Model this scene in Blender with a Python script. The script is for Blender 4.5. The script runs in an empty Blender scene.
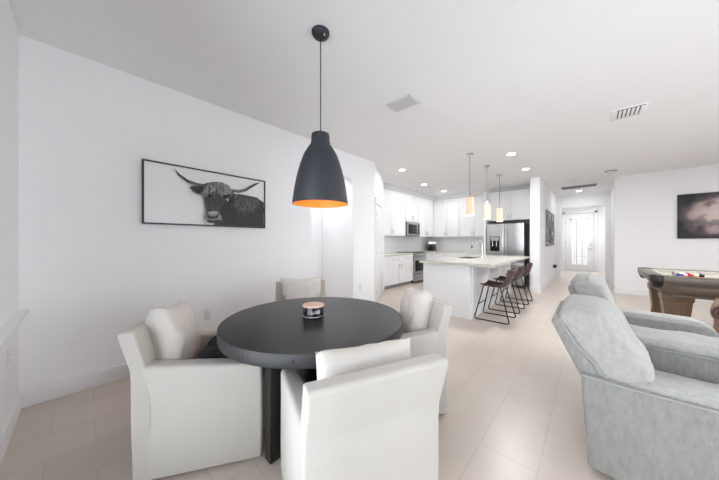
import bpy, bmesh, math, random
from mathutils import Vector, Matrix, noise
random.seed(7)
sc = bpy.context.scene
COL = sc.collection
PI = math.pi

# ------------------------------------------------------------------ materials
def mat(name, col, rough=.5, metal=0., var=.0, scale=8., bump=0., bscale=60., stretch=(1, 1, 1), emit=None, es=0., spec=None, coat=0., trans=0., alpha=1., sheen=0.):
    m = bpy.data.materials.new(name); m.use_nodes = True
    nt = m.node_tree; b = nt.nodes['Principled BSDF']
    b.inputs['Base Color'].default_value = (*col, 1)
    b.inputs['Roughness'].default_value = rough
    b.inputs['Metallic'].default_value = metal
    if spec is not None: b.inputs['Specular IOR Level'].default_value = spec
    if coat: b.inputs['Coat Weight'].default_value = coat
    if trans: b.inputs['Transmission Weight'].default_value = trans
    if sheen: b.inputs['Sheen Weight'].default_value = sheen
    if alpha < 1: b.inputs['Alpha'].default_value = alpha
    if emit:
        b.inputs['Emission Color'].default_value = (*emit, 1); b.inputs['Emission Strength'].default_value = es
    tc = nt.nodes.new('ShaderNodeTexCoord'); mp = nt.nodes.new('ShaderNodeMapping')
    mp.inputs['Scale'].default_value = stretch
    nt.links.new(tc.outputs['Object'], mp.inputs['Vector'])
    if var:
        n = nt.nodes.new('ShaderNodeTexNoise'); n.inputs['Scale'].default_value = scale; n.inputs['Detail'].default_value = 4
        nt.links.new(mp.outputs[0], n.inputs['Vector'])
        mx = nt.nodes.new('ShaderNodeMix'); mx.data_type = 'RGBA'
        mx.inputs[6].default_value = (*[c * (1 - var) for c in col], 1)
        mx.inputs[7].default_value = (*[min(1, c * (1 + var)) for c in col], 1)
        nt.links.new(n.outputs['Fac'], mx.inputs[0]); nt.links.new(mx.outputs[2], b.inputs['Base Color'])
    if bump:
        n2 = nt.nodes.new('ShaderNodeTexNoise'); n2.inputs['Scale'].default_value = bscale; n2.inputs['Detail'].default_value = 3
        nt.links.new(mp.outputs[0], n2.inputs['Vector'])
        bp = nt.nodes.new('ShaderNodeBump'); bp.inputs['Strength'].default_value = bump; bp.inputs['Distance'].default_value = .01
        nt.links.new(n2.outputs['Fac'], bp.inputs['Height']); nt.links.new(bp.outputs[0], b.inputs['Normal'])
    return m

M = {}
M['wall'] = mat('wall_paint', (.87, .87, .875), .7, var=.01, scale=3, bump=.02, bscale=90)
M['ceil'] = mat('ceiling_paint', (.90, .90, .90), .8, var=.01, scale=3, bump=.03, bscale=80)
M['trim'] = mat('trim_paint', (.84, .84, .845), .4, var=.01)
M['cab'] = mat('cabinet_white', (.83, .83, .835), .35, var=.01)
M['door'] = mat('door_white', (.82, .82, .825), .4, var=.01)
M['quartz'] = mat('quartz', (.62, .61, .54), .18, var=.08, scale=14)
M['splash'] = mat('backsplash', (.84, .84, .84), .3, var=.02, scale=10)
M['steel'] = mat('stainless', (.50, .51, .52), .30, 1., var=.12, scale=5, stretch=(40, 1, 1))
M['chrome'] = mat('brushed_nickel', (.72, .72, .72), .22, 1., var=.03)
M['blackglass'] = mat('black_glass', (.012, .012, .014), .22, var=.1, spec=.25)
M['black'] = mat('black_metal', (.018, .018, .02), .45, var=.1, scale=20)
M['kick_grey'] = mat('toe_kick', (.30, .30, .30), .6, var=.05)  # plain grey, darker than the cabinet fronts
M['linen'] = mat('linen_slipcover', (.505, .485, .44), .9, var=.03, scale=6, bump=.25, bscale=260, sheen=.1)
M['linen_pillow'] = mat('linen_pillow', (.60, .575, .53), .9, var=.03, scale=6, bump=.2, bscale=200, sheen=.1)
M['tabletop'] = mat('dark_tabletop', (.012, .0108, .0100), .30, var=.18, scale=5, bump=.03, bscale=30, stretch=(1, 8, 1), spec=.22)
M['apron'] = mat('dark_metal_band', (.028, .028, .029), .45, .3, var=.15, scale=10)
M['rivet'] = mat('rivet_metal', (.10, .10, .105), .35, .9, var=.1)
M['pedestal'] = mat('black_pedestal', (.009, .0085, .008), .5, var=.2, scale=6)
M['shade'] = mat('pendant_charcoal', (.019, .023, .029), .55, var=.04, scale=10)
M['shade_in'] = mat('pendant_copper_lining', (.90, .32, .06), .5, .0, var=.06, scale=6, emit=(1., .28, .03), es=.30)  # glow of the bulb on the lining put in as emission
M['bulb'] = mat('bulb_glow', (1, .7, .4), .4, emit=(1., .55, .2), es=2., var=.01)
M['glow'] = mat('downlight_lens', (1, 1, 1), .5, emit=(1., .97, .93), es=14., var=.01)
M['glassshade'] = mat('ribbed_glass_shade', (.50, .36, .27), .45, emit=(1., .62, .42), es=.62, var=.10, scale=30, stretch=(1, 1, .05))
M['shaderim'] = mat('glass_rim', (.95, .9, .8), .3, emit=(1., .80, .60), es=.6, var=.05)
M['frameblack'] = mat('frame_black', (.012, .012, .012), .4, var=.1)
M['paper'] = mat('print_paper', (.86, .86, .86), .55, var=.02, scale=3)
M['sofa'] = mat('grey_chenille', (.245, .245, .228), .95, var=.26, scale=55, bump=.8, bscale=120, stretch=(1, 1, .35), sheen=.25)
M['sofa_lit'] = mat('grey_chenille_lit', (.345, .345, .322), .95, var=.22, scale=45, bump=.8, bscale=110, stretch=(1, 1, .5), sheen=.25)  # same chenille made lighter, light on the upper cushions put into its colour
M['piping'] = mat('grey_piping', (.30, .31, .30), .9, var=.1)
M['leather'] = mat('brown_leather', (.060, .030, .028), .55, var=.2, scale=14, bump=.1, bscale=120)
M['oak'] = mat('pool_table_wood', (.115, .078, .052), .45, var=.30, scale=5, bump=.05, bscale=30, stretch=(1, 6, 6))
M['oak_leg'] = mat('pool_table_leg_wood', (.165, .105, .062), .45, var=.28, scale=5, stretch=(6, 6, 1))
M['rail'] = mat('pool_rail_wood', (.125, .095, .072), .3, var=.2, scale=6, stretch=(1, 8, 8))
M['felt'] = mat('pool_felt', (.52, .49, .43), .95, var=.05, bump=.1, bscale=300)
M['pocket'] = mat('black_pocket_leather', (.012, .012, .014), .45, var=.2, scale=30, bump=.2)
M['brownfab'] = mat('brown_ribbed_fabric', (.24, .155, .105), .9, var=.35, scale=20, bump=.4, bscale=60, stretch=(4, 4, 1))
M['candle_black'] = mat('candle_jar_black', (.008, .008, .010), .08, var=.1, spec=.6)
M['woodlid'] = mat('pale_wood_lid', (.62, .46, .36), .55, var=.12, scale=10, stretch=(1, 8, 1))
M['white_ink'] = mat('white_ink', (.75, .75, .78), .5, var=.02)
M['plate'] = mat('white_plastic', (.78, .78, .78), .4, var=.01)
M['slot'] = mat('dark_slot', (.10, .10, .10), .6, var=.1)
M['ventgrey'] = mat('vent_grey', (.42, .42, .42), .5, var=.03)
M['ventlight'] = mat('vent_light_grey', (.62, .62, .62), .5, var=.03)
M['ventwhite'] = mat('vent_white', (.74, .74, .74), .5, var=.02)
M['metalart'] = mat('pewter_metal_art', (.24, .24, .245), .5, .2, var=.5, scale=9)
M['metalart2'] = mat('pale_metal_art', (.60, .60, .61), .5, .1, var=.3, scale=12)
M['throw'] = mat('black_knit', (.012, .011, .011), .95, var=.3, scale=30, bump=.6, bscale=90)
M['shadecloth'] = mat('roller_blind', (.75, .75, .74), .8, var=.02)
M['rodgrey'] = mat('rod_grey', (.16, .16, .16), .4, .6, var=.05)
M['sink'] = mat('sink_steel', (.18, .18, .18), .35, .9, var=.1)
M['rubber'] = mat('rubber_black', (.02, .02, .02), .7, var=.1)
M['coffee'] = mat('mixer_bronze', (.10, .075, .065), .25, .4, var=.15)

def glass_mat():
    m = bpy.data.materials.new('clear_glass'); m.use_nodes = True
    nt = m.node_tree; nt.nodes.clear()
    o = nt.nodes.new('ShaderNodeOutputMaterial'); t = nt.nodes.new('ShaderNodeBsdfTransparent'); g = nt.nodes.new('ShaderNodeBsdfGlossy')
    g.inputs['Roughness'].default_value = .02
    f = nt.nodes.new('ShaderNodeFresnel'); f.inputs['IOR'].default_value = 1.45
    x = nt.nodes.new('ShaderNodeMixShader')
    nt.links.new(f.outputs[0], x.inputs[0]); nt.links.new(t.outputs[0], x.inputs[1]); nt.links.new(g.outputs[0], x.inputs[2]); nt.links.new(x.outputs[0], o.inputs[0])
    return m
M['glass'] = glass_mat()

def door_glass():   # textured frosted insert with daylight from outside put in as emission
    m = mat('frosted_door_glass', (.86, .88, .88), .35, var=.12, scale=6, stretch=(12, 1, .6), emit=(.95, 1., 1.), es=.18)
    return m
M['doorglass'] = door_glass()

def floor_mat():
    m = bpy.data.materials.new('floor_tile'); m.use_nodes = True
    nt = m.node_tree; b = nt.nodes['Principled BSDF']; N = nt.nodes.new; L = nt.links.new
    tc = N('ShaderNodeTexCoord'); sep = N('ShaderNodeSeparateXYZ'); L(tc.outputs['Object'], sep.inputs[0])
    cmb = N('ShaderNodeCombineXYZ')
    a1 = N('ShaderNodeMath'); a1.operation = 'ADD'; a1.inputs[1].default_value = 20 * .61 - 1.88 + .61
    a2 = N('ShaderNodeMath'); a2.operation = 'ADD'; a2.inputs[1].default_value = 20 * .30 + .52
    L(sep.outputs[1], a1.inputs[0]); L(sep.outputs[0], a2.inputs[0]); L(a1.outputs[0], cmb.inputs[0]); L(a2.outputs[0], cmb.inputs[1])
    br = N('ShaderNodeTexBrick'); L(cmb.outputs[0], br.inputs['Vector'])
    br.offset = .33; br.offset_frequency = 2; br.squash = 1
    br.inputs['Scale'].default_value = 1; br.inputs['Brick Width'].default_value = .61; br.inputs['Row Height'].default_value = .30
    br.inputs['Mortar Size'].default_value = .0035; br.inputs['Mortar Smooth'].default_value = .3; br.inputs['Bias'].default_value = 0
    br.inputs['Color1'].default_value = (.575, .50, .44, 1); br.inputs['Color2'].default_value = (.61, .535, .472, 1)
    br.inputs['Mortar'].default_value = (.505, .44, .39, 1)
    n = N('ShaderNodeTexNoise'); n.inputs['Scale'].default_value = 3.; n.inputs['Detail'].default_value = 5; L(tc.outputs['Object'], n.inputs['Vector'])
    cr = N('ShaderNodeValToRGB'); cr.color_ramp.elements[0].color = (.90, .90, .90, 1); cr.color_ramp.elements[1].color = (1.06, 1.06, 1.06, 1)
    L(n.outputs['Fac'], cr.inputs[0])
    mx = N('ShaderNodeMix'); mx.data_type = 'RGBA'; mx.blend_type = 'MULTIPLY'; mx.inputs[0].default_value = 1
    L(br.outputs['Color'], mx.inputs[6]); L(cr.outputs[0], mx.inputs[7]); L(mx.outputs[2], b.inputs['Base Color'])
    b.inputs['Roughness'].default_value = .32
    bp = N('ShaderNodeBump'); bp.inputs['Strength'].default_value = .15; bp.inputs['Distance'].default_value = .002; bp.invert = True
    L(br.outputs['Fac'], bp.inputs['Height']); L(bp.outputs[0], b.inputs['Normal'])
    return m
M['floor'] = floor_mat()

def canvas_mat():   # dark abstract with a pale rosy smear, laid out on the canvas's own X/Z
    m = bpy.data.materials.new('abstract_canvas'); m.use_nodes = True
    nt = m.node_tree; b = nt.nodes['Principled BSDF']; N = nt.nodes.new; L = nt.links.new
    b.inputs['Roughness'].default_value = .6
    tc = N('ShaderNodeTexCoord')
    n = N('ShaderNodeTexNoise'); n.inputs['Scale'].default_value = 5; n.inputs['Detail'].default_value = 7; L(tc.outputs['Object'], n.inputs['Vector'])
    add = N('ShaderNodeVectorMath'); add.operation = 'MULTIPLY_ADD'; add.inputs[1].default_value = (.30, .30, .30); L(n.outputs['Color'], add.inputs[0]); L(tc.outputs['Object'], add.inputs[2])
    mp = N('ShaderNodeMapping'); mp.inputs['Location'].default_value = (-1.20, 0, -1.19); mp.inputs['Scale'].default_value = (1.45, 0, 1.9); L(add.outputs[0], mp.inputs['Vector'])
    ln = N('ShaderNodeVectorMath'); ln.operation = 'LENGTH'; L(mp.outputs[0], ln.inputs[0])
    cr = N('ShaderNodeValToRGB'); e = cr.color_ramp.elements
    e[0].position = .2; e[0].color = (.62, .50, .47, 1); e[1].position = 1.0; e[1].color = (.022, .023, .028, 1)
    for p, c in ((.50, (.55, .46, .44, 1)), (.68, (.40, .29, .29, 1)), (.80, (.10, .08, .085, 1))):
        q = e.new(p); q.color = c
    L(ln.outputs[1 if 'Value' in [o.name for o in ln.outputs] else 0], cr.inputs[0])
    n2 = N('ShaderNodeTexNoise'); n2.inputs['Scale'].default_value = 4.5; n2.inputs['Detail'].default_value = 6; L(tc.outputs['Object'], n2.inputs['Vector'])
    c2 = N('ShaderNodeValToRGB'); c2.color_ramp.elements[0].position = .40; c2.color_ramp.elements[0].color = (.32, .31, .33, 1); c2.color_ramp.elements[1].position = .52; c2.color_ramp.elements[1].color = (1, 1, 1, 1)
    L(n2.outputs['Fac'], c2.inputs[0])
    mx = N('ShaderNodeMix'); mx.data_type = 'RGBA'; mx.blend_type = 'MULTIPLY'; mx.inputs[0].default_value = .85
    L(cr.outputs[0], mx.inputs[6]); L(c2.outputs[0], mx.inputs[7]); L(mx.outputs[2], b.inputs['Base Color'])
    return m
M['canvas'] = canvas_mat()
for i, g in enumerate((.006, .013, .028, .06, .13, .25, .42, .62)):
    M['ink%d' % i] = mat('print_grey_%d' % i, (g, g, g), .55, var=.25 if i < 5 else .1, scale=40)

# ------------------------------------------------------------------ mesh helpers
def merge(bm, t, mi=0, xf=None):
    if xf is not None: t.transform(xf)
    bmesh.ops.recalc_face_normals(t, faces=t.faces)
    for f in t.faces: f.material_index = mi
    me = bpy.data.meshes.new('tmp'); t.to_mesh(me); t.free(); bm.from_mesh(me); bpy.data.meshes.remove(me)

def bev(t, w, seg=2):
    if w > 0: bmesh.ops.bevel(t, geom=list(t.edges), offset=w, segments=seg, profile=.5, affect='EDGES', clamp_overlap=True)

def box(bm, x0, x1, y0, y1, z0, z1, w=0., seg=2, mi=0, xf=None):
    t = bmesh.new()
    r = bmesh.ops.create_cube(t, size=1)
    for v in t.verts:
        v.co = Vector(((x0 + x1) / 2 + v.co.x * (x1 - x0), (y0 + y1) / 2 + v.co.y * (y1 - y0), (z0 + z1) / 2 + v.co.z * (z1 - z0)))
    bev(t, w, seg); merge(bm, t, mi, xf); return bm

def prism(bm, pts, axis, a0, a1, w=0., seg=2, mi=0, xf=None):
    """pts: outline in the two other axes (in x,y,z order), extruded along axis"""
    t = bmesh.new()
    def P(p, a):
        return {'X': (a, p[0], p[1]), 'Y': (p[0], a, p[1]), 'Z': (p[0], p[1], a)}[axis]
    A = [t.verts.new(P(p, a0)) for p in pts]; B = [t.verts.new(P(p, a1)) for p in pts]
    t.faces.new(A); t.faces.new(B[::-1])
    n = len(pts)
    for i in range(n): t.faces.new((A[i], B[i], B[(i + 1) % n], A[(i + 1) % n]))
    bmesh.ops.recalc_face_normals(t, faces=t.faces)
    bev(t, w, seg); merge(bm, t, mi, xf); return bm

def lathe(bm, prof, n=32, c=(0, 0, 0), mi=0, xf=None, close=True):
    t = bmesh.new(); rings = []
    for r, z in prof:
        if r < 1e-6: rings.append([t.verts.new((c[0], c[1], c[2] + z))])
        else: rings.append([t.verts.new((c[0] + r * math.cos(2 * PI * k / n), c[1] + r * math.sin(2 * PI * k / n), c[2] + z)) for k in range(n)])
    for a, b in zip(rings[:-1], rings[1:]):
        for k in range(n):
            k2 = (k + 1) % n
            if len(a) == 1 and len(b) == 1: continue
            if len(a) == 1: t.faces.new((a[0], b[k], b[k2]))
            elif len(b) == 1: t.faces.new((a[k], b[0], a[k2]))
            else: t.faces.new((a[k], b[k], b[k2], a[k2]))
    merge(bm, t, mi, xf); return bm

def cyl(bm, c, r, z0, z1, n=24, mi=0, xf=None, w=0):
    p = [(0, z0), (r - w, z0), (r, z0 + w), (r, z1 - w), (r - w, z1), (0, z1)] if w else [(0, z0), (r, z0), (r, z1), (0, z1)]
    return lathe(bm, p, n, (c[0], c[1], 0), mi, xf)

def tube(bm, pts, r, n=10, closed=False, mi=0, xf=None):
    pts = [Vector(p) for p in pts]; t = bmesh.new(); rings = []; N = len(pts); up = None
    for i, p in enumerate(pts):
        a = pts[i - 1] if (i or closed) else p
        b = pts[(i + 1) % N] if (i < N - 1 or closed) else p
        d = (b - a).normalized()
        if up is None:
            up = Vector((0, 0, 1)) if abs(d.z) < .9 else Vector((1, 0, 0))
        s = d.cross(up).normalized(); up = s.cross(d).normalized()
        rr = r[i] if isinstance(r, (list, tuple)) else r
        rings.append([t.verts.new(p + rr * (math.cos(2 * PI * k / n) * s + math.sin(2 * PI * k / n) * up)) for k in range(n)])
    for i in range(N if closed else N - 1):
        a, b = rings[i], rings[(i + 1) % N]
        for k in range(n): t.faces.new((a[k], a[(k + 1) % n], b[(k + 1) % n], b[k]))
    if not closed: t.faces.new(rings[0][::-1]); t.faces.new(rings[-1])
    merge(bm, t, mi, xf); return bm

def fillet(pts, r, seg=5, closed=False):
    pts = [Vector(p) for p in pts]; out = []; N = len(pts)
    for i, p in enumerate(pts):
        if not closed and i in (0, N - 1): out.append(p); continue
        a, b = pts[i - 1], pts[(i + 1) % N]
        da, db = (a - p), (b - p); rr = min(r, da.length * .45, db.length * .45)
        A, B = p + da.normalized() * rr, p + db.normalized() * rr
        for k in range(seg + 1):
            s = k / seg; out.append((1 - s) ** 2 * A + 2 * s * (1 - s) * p + s * s * B)
    return out

def pillow(bm, w, h, t, n=18, seed=0, mi=0, xf=None, wr=.010, pinch=.10):
    tb = bmesh.new(); top = {}; bot = {}
    for i in range(n + 1):
        for j in range(n + 1):
            u, v = 2 * i / n - 1, 2 * j / n - 1
            x = w / 2 * u * (1 - pinch * (1 - abs(v)) ** .8 * abs(u) ** 2 * .6); y = h / 2 * v * (1 - pinch * (1 - abs(u)) ** .8 * abs(v) ** 2 * .6)
            k = max(0, (1 - u ** 4)) ** .55 * max(0, (1 - v ** 4)) ** .55
            k = .10 + .90 * k if (0 < i < n and 0 < j < n) else 0
            q = noise.noise(Vector((u * 2.2 + seed * 5.1, v * 2.2, seed))) * wr * 2 + noise.noise(Vector((u * 5 + seed, v * 5, 9 + seed))) * wr
            z = t / 2 * k + (q * k)
            top[i, j] = tb.verts.new((x, y, z)); bot[i, j] = tb.verts.new((x, y, -t / 2 * k + q * k)) if (0 < i < n and 0 < j < n) else top[i, j]
    for i in range(n):
        for j in range(n):
            tb.faces.new((top[i, j], top[i + 1, j], top[i + 1, j + 1], top[i, j + 1]))
            q = (bot[i, j], bot[i, j + 1], bot[i + 1, j + 1], bot[i + 1, j])
            if len(set(q)) == 4 and not all(x in top.values() for x in q): tb.faces.new(q)
            elif len(set(q)) == 4:
                try: tb.faces.new(q)
                except ValueError: pass
    merge(bm, tb, mi, xf); return bm

def puff(bm, amp, freq, seed=0., cuts=0):
    """soft irregularity of stuffed upholstery"""
    for v in bm.verts:
        p = v.co * freq
        v.co += Vector((noise.noise(p + Vector((seed, 0, 0))), noise.noise(p + Vector((0, seed + 7, 0))), noise.noise(p + Vector((0, 0, seed + 13))))) * amp
    return bm

def dice(bm, size):
    """cut long edges so that puff() has vertices to move"""
    for _ in range(5):
        e = [e for e in bm.edges if e.calc_length() > size]
        if not e: break
        bmesh.ops.subdivide_edges(bm, edges=e, cuts=1, use_grid_fill=True)
    bmesh.ops.triangulate(bm, faces=[f for f in bm.faces if len(f.verts) > 4])
    return bm

def obj(name, bm, mats, parent=None, smooth=True, off=None, angle=40):
    if off is not None: bmesh.ops.translate(bm, vec=-Vector(off), verts=bm.verts)
    me = bpy.data.meshes.new(name); bm.to_mesh(me); bm.free()
    for m in (mats if isinstance(mats, (list, tuple)) else [mats]): me.materials.append(M[m])
    if smooth:
        me.shade_smooth(); me.set_sharp_from_angle(angle=math.radians(angle))
    o = bpy.data.objects.new(name, me); COL.objects.link(o)
    if parent: o.parent = parent
    return o

def tag(o, label, cat, group=None):
    o['label'] = label; o['category'] = cat
    if group: o['group'] = group
    return o

def thing(name, label, cat, loc=(0, 0, 0), rz=0., group=None):
    o = bpy.data.objects.new(name, None); COL.objects.link(o); o.empty_display_size = .1
    o.location = loc; o.rotation_euler = (0, 0, rz)
    return tag(o, label, cat, group)

def struct(name, bm, mats, parent=None, smooth=False, off=None):
    o = obj(name, bm, mats, parent, smooth, off)
    if not parent: o['kind'] = 'structure'
    return o

def sempty(name, loc=(0, 0, 0), rz=0):
    o = bpy.data.objects.new(name, None); COL.objects.link(o); o.location = loc; o.rotation_euler = (0, 0, rz); o['kind'] = 'structure'; return o

def dup(root, loc=None, rz=None, label=None, group=None):
    r = root.copy(); COL.objects.link(r)
    if loc is not None: r.location = loc
    if rz is not None: r.rotation_euler = (0, 0, rz)
    if label: r['label'] = label
    if group: r['group'] = group
    for ch in list(root.children):
        c = ch.copy(); COL.objects.link(c); c.parent = r
        for g in list(ch.children):
            d = g.copy(); COL.objects.link(d); d.parent = c
    return r

B = bmesh.new
def Rz(a): return Matrix.Rotation(a, 4, 'Z')
def T(*v): return Matrix.Translation(v)

# ------------------------------------------------------------------ room shell
XL, YR, CE, YB, XE = -3.195, -.335, 2.837, 8.78, 4.4
struct('floor', box(B(), -4.7, XE + .1, YR - .1, 15.0, -.08, 0), 'floor')
struct('ceiling', box(B(), -4.7, XE + .1, YR - .1, 15.0, CE, CE + .08), 'ceil')

# left wall with the rounded opening into the side passage
arc = lambda cy, cz, r, a0, a1, n=8: [(cy + r * math.cos(a0 + (a1 - a0) * k / n), cz + r * math.sin(a0 + (a1 - a0) * k / n)) for k in range(n + 1)]
op = [(2.37, 0)] + arc(2.37 + .12, 2.41 - .12, .12, PI, PI / 2) + arc(3.302 - .12, 2.41 - .12, .12, PI / 2, 0) + [(3.302, 0)]
struct('wall_left', prism(B(), [(YR, 0)] + op + [(3.903, 0), (3.903, CE), (YR, CE)], 'X', XL - .14, XL), 'wall')
# passage behind the opening
b = B(); box(b, -4.62, XL - .14, 3.302, 3.42, 0, CE); struct('wall_passage_far', b, 'wall')
b = B(); box(b, -4.17, -4.05, .9, 3.30, 0, CE); box(b, -4.05, XL - .14, .9, 1.02, 0, CE); struct('wall_passage_side', b, 'wall')
b = B(); box(b, -4.05, -4.037, 1.02, 3.30, 0, .13, .004); box(b, -4.037, XL - .14, 3.289, 3.302, 0, .13, .004); struct('baseboard_passage', b, 'trim')
# angled pantry wall
A_, B_ = Vector((XL, 3.903, 0)), Vector((-3.89, 5.15, 0))
ang = math.atan2(B_.y - A_.y, B_.x - A_.x); Lw = (B_ - A_).length
PX = T(*A_) @ Rz(ang)            # local x runs along the wall, local -y faces the room
b = B(); box(b, 0, Lw, 0, .12, 0, CE, xf=PX); struct('wall_pantry', b, 'wall')
b = B(); box(b, -4.52, -3.89, 5.06, 5.16, 0, CE); struct('wall_pantry_side', b, 'wall')
pd = sempty('door_2', A_, ang)
d0, d1 = .14, .90
obj('door_leaf', box(B(), d0, d1, -.02, .0, .012, 2.03, .003), 'door', pd)
for z0, z1 in ((.22, .95), (1.12, 1.90)):
    b = B(); box(b, d0 + .11, d1 - .11, -.028, -.02, z0, z1, .006); box(b, d0 + .15, d1 - .15, -.034, -.028, z0 + .04, z1 - .04, .005); obj('door_panel', b, 'door', pd)
b = B(); box(b, d0 - .085, d0 - .008, -.03, 0, 0, 2.04, .006); box(b, d1 + .008, d1 + .085, -.03, 0, 0, 2.04, .006); box(b, d0 - .085, d1 + .085, -.03, 0, 2.04, 2.12, .006)
box(b, d0 - .10, d1 + .10, -.036, 0, 2.12, 2.15, .006); obj('door_casing', b, 'trim', pd)
for z in (.22, 1.05, 1.84):
    b = B(); cyl(b, (d0 - .006, -.034), .009, z - .05, z + .05, 10); box(b, d0 - .02, d0 + .03, -.026, -.02, z - .045, z + .045); obj('hinge', b, 'chrome', pd)
b = B(); tube(b, [(d1 - .07, -.02, .98), (d1 - .07, -.06, .98)], .012); tube(b, [(d1 - .07, -.06, .98), (d1 - .17, -.06, .98)], .009); obj('door_handle', b, 'chrome', pd)

# kitchen shell
struct('wall_kitchen_left', box(B(), -4.65, -4.52, 5.06, YB + .1, 0, CE), 'wall')
struct('wall_back', box(B(), -4.65, -1.06, YB, YB + .12, 0, CE), 'wall')
struct('wall_fridge_end', box(B(), -1.14, -.935, 7.5, YB, 0, CE, .012), 'wall')
struct('wall_hall_left', box(B(), -1.06, -.935, YB, 11.25, 0, CE), 'wall')
b = B(); box(b, -1.06, -.80, 11.25, 11.40, 0, CE, .01); box(b, .31, .56, 11.25, 11.40, 0, CE, .01); box(b, -.80, .31, 11.25, 11.40, 2.42, CE); struct('wall_hall_header', b, 'wall')
struct('wall_hall_right', box(B(), .44, .56, YB + .12, 11.25, 0, CE), 'wall')
struct('wall_right', box(B(), .44, XE, YB, YB + .12, 0, CE, .0), 'wall')
b = B(); box(b, -1.35, -1.23, 11.40, 14.5, 0, CE); box(b, .95, 1.07, 11.40, 14.5, 0, CE); box(b, -1.35, -1.06, 11.3, 11.42, 0, CE); box(b, .56, 1.07, 11.3, 11.42, 0, CE); struct('wall_foyer_sides', b, 'wall')
struct('wall_foyer_end', box(B(), -1.35, 1.07, 14.40, 14.52, 0, CE), 'wall')

# rear wall: unseen sliding door sized for its light, blinded window near the corner
SX0, SX1, SZ = -1.7, 1.9, 2.42
WX0, WX1, WZ0, WZ1 = -2.50, -1.90, .76, 2.2
b = B()
box(b, -4.2, WX0, YR - .15, YR, 0, CE); box(b, WX0, WX1, YR - .15, YR, 0, WZ0); box(b, WX0, WX1, YR - .15, YR, WZ1, CE)
box(b, WX1, SX0, YR - .15, YR, 0, CE); box(b, SX0, SX1, YR - .15, YR, SZ, CE); box(b, SX1, XE + .1, YR - .15, YR, 0, CE)
struct('wall_rear', b, 'wall')
EY0, EY1 = -.2, 5.6
b = B(); box(b, XE, XE + .12, YR, EY0, 0, CE); box(b, XE, XE + .12, EY1, YB + .1, 0, CE); box(b, XE, XE + .12, EY0, EY1, 0, .35); box(b, XE, XE + .12, EY0, EY1, 2.35, CE); struct('wall_east', b, 'wall')

w1 = sempty('window_1', ((WX0 + WX1) / 2, YR, WZ0))
hw = (WX1 - WX0) / 2; hh = WZ1 - WZ0
b = B(); box(b, -hw - .62, hw + .05, -.14, .055, -.028, .0, .006); obj('window_sill', b, 'trim', w1)
b = B()
for x0, x1, z0, z1 in ((-hw, -hw + .05, 0, hh), (hw - .05, hw, 0, hh), (-hw, hw, 0, .05), (-hw, hw, hh - .05, hh)): box(b, x0, x1, -.12, -.07, z0, z1)
obj('window_frame', b, 'trim', w1)
obj('glass', box(B(), -hw + .05, hw - .05, -.10, -.094, .05, hh - .05), 'glass', w1)
obj('blocking_blind', box(B(), -hw + .01, hw - .01, -.058, -.052, .01, hh), 'shadecloth', w1)  # added out of view to keep daylight from entering here
sd = sempty('door_3', ((SX0 + SX1) / 2, YR, 0)); sw = (SX1 - SX0) / 2
b = B(); box(b, -sw, -sw + .06, -.12, -.04, 0, SZ); box(b, sw - .06, sw, -.12, -.04, 0, SZ); box(b, -sw, sw, -.12, -.04, SZ - .06, SZ); box(b, -.04, .04, -.11, -.05, 0, SZ); box(b, -sw, sw, -.12, -.04, 0, .05); obj('door_frame', b, 'trim', sd)
obj('glass', box(B(), -sw + .06, sw - .06, -.085, -.079, .05, SZ - .06), 'glass', sd)
w2 = sempty('added_window', (XE, (EY0 + EY1) / 2, .35)); ew = (EY1 - EY0) / 2  # unseen window added to bring in side light and sun
b = B()
for y0, y1, z0, z1 in ((-ew, -ew + .06, 0, 2.0), (ew - .06, ew, 0, 2.0), (-ew, ew, 0, .06), (-ew, ew, 1.94, 2.0), (-.9, -.82, 0, 2.), (.82, .9, 0, 2.)): box(b, .03, .09, y0, y1, z0, z1)
obj('window_frame', b, 'trim', w2)
obj('glass', box(B(), .056, .062, -ew + .06, ew - .06, .06, 1.94), 'glass', w2)

# baseboards
def bb(name, segs):
    b = B()
    for (x0, x1, y0, y1) in segs:
        box(b, x0, x1, y0, y1, 0, .135, .004)
    struct(name, b, 'trim')
bb('baseboard_left', [(XL, XL + .016, YR, 2.37), (XL, XL + .016, 3.302, 3.90)])
bb('baseboard_rear', [(XL, SX0 - .02, YR, YR + .016)])
bb('baseboard_hall_left', [(-.935, -.919, 7.5, 11.25), (-1.14, -.92, 7.484, 7.5)])
bb('baseboard_right', [(.44, XE, YB - .016, YB), (.424, .44, YB, 11.25)])
b = B(); box(b, 0, d0 - .09, -.016, 0, 0, .135, .004, xf=PX); box(b, d1 + .09, Lw, -.016, 0, 0, .135, .004, xf=PX); struct('baseboard_pantry', b, 'trim')
# cased opening trim at the right-hand side of the hall
b = B(); box(b, .40, .44, YB - .012, YB + .16, 0, CE - .002, .008); struct('trim_1', b, 'trim')

# front door
fd = sempty('door_1', (-.40, 14.40, 0))
obj('door_leaf', box(B(), -.455, .455, -.05, 0, .01, 2.43, .004), 'door', fd)
b = B()
for x0, x1, z0, z1 in ((-.30, -.24, .22, 2.24), (.24, .30, .22, 2.24), (-.30, .30, .22, .28), (-.30, .30, 2.18, 2.24)): box(b, x0, x1, -.075, -.05, z0, z1, .008)
obj('glass_frame', b, 'trim', fd)
gl = obj('glass_insert', box(B(), -.24, .24, -.058, -.05, .28, 2.18), 'doorglass', fd)
b = B()
for x in (-.09, .09): box(b, x - .011, x + .011, -.064, -.058, .28, 2.18)
for z in (.62, 1.84): box(b, -.24, .24, -.064, -.058, z - .006, z + .006)
box(b, -.16, -.15, -.064, -.058, .4, 2.05); box(b, .15, .16, -.064, -.058, .4, 2.05)
obj('glass_caming', b, 'ventgrey', fd)
b = B()
for x0, x1, z0, z1 in ((-.56, -.47, 0, 2.53), (.47, .56, 0, 2.53), (-.56, .56, 2.45, 2.54)): box(b, x0, x1, -.06, 0, z0, z1, .006)
obj('door_casing', b, 'trim', fd)
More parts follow.
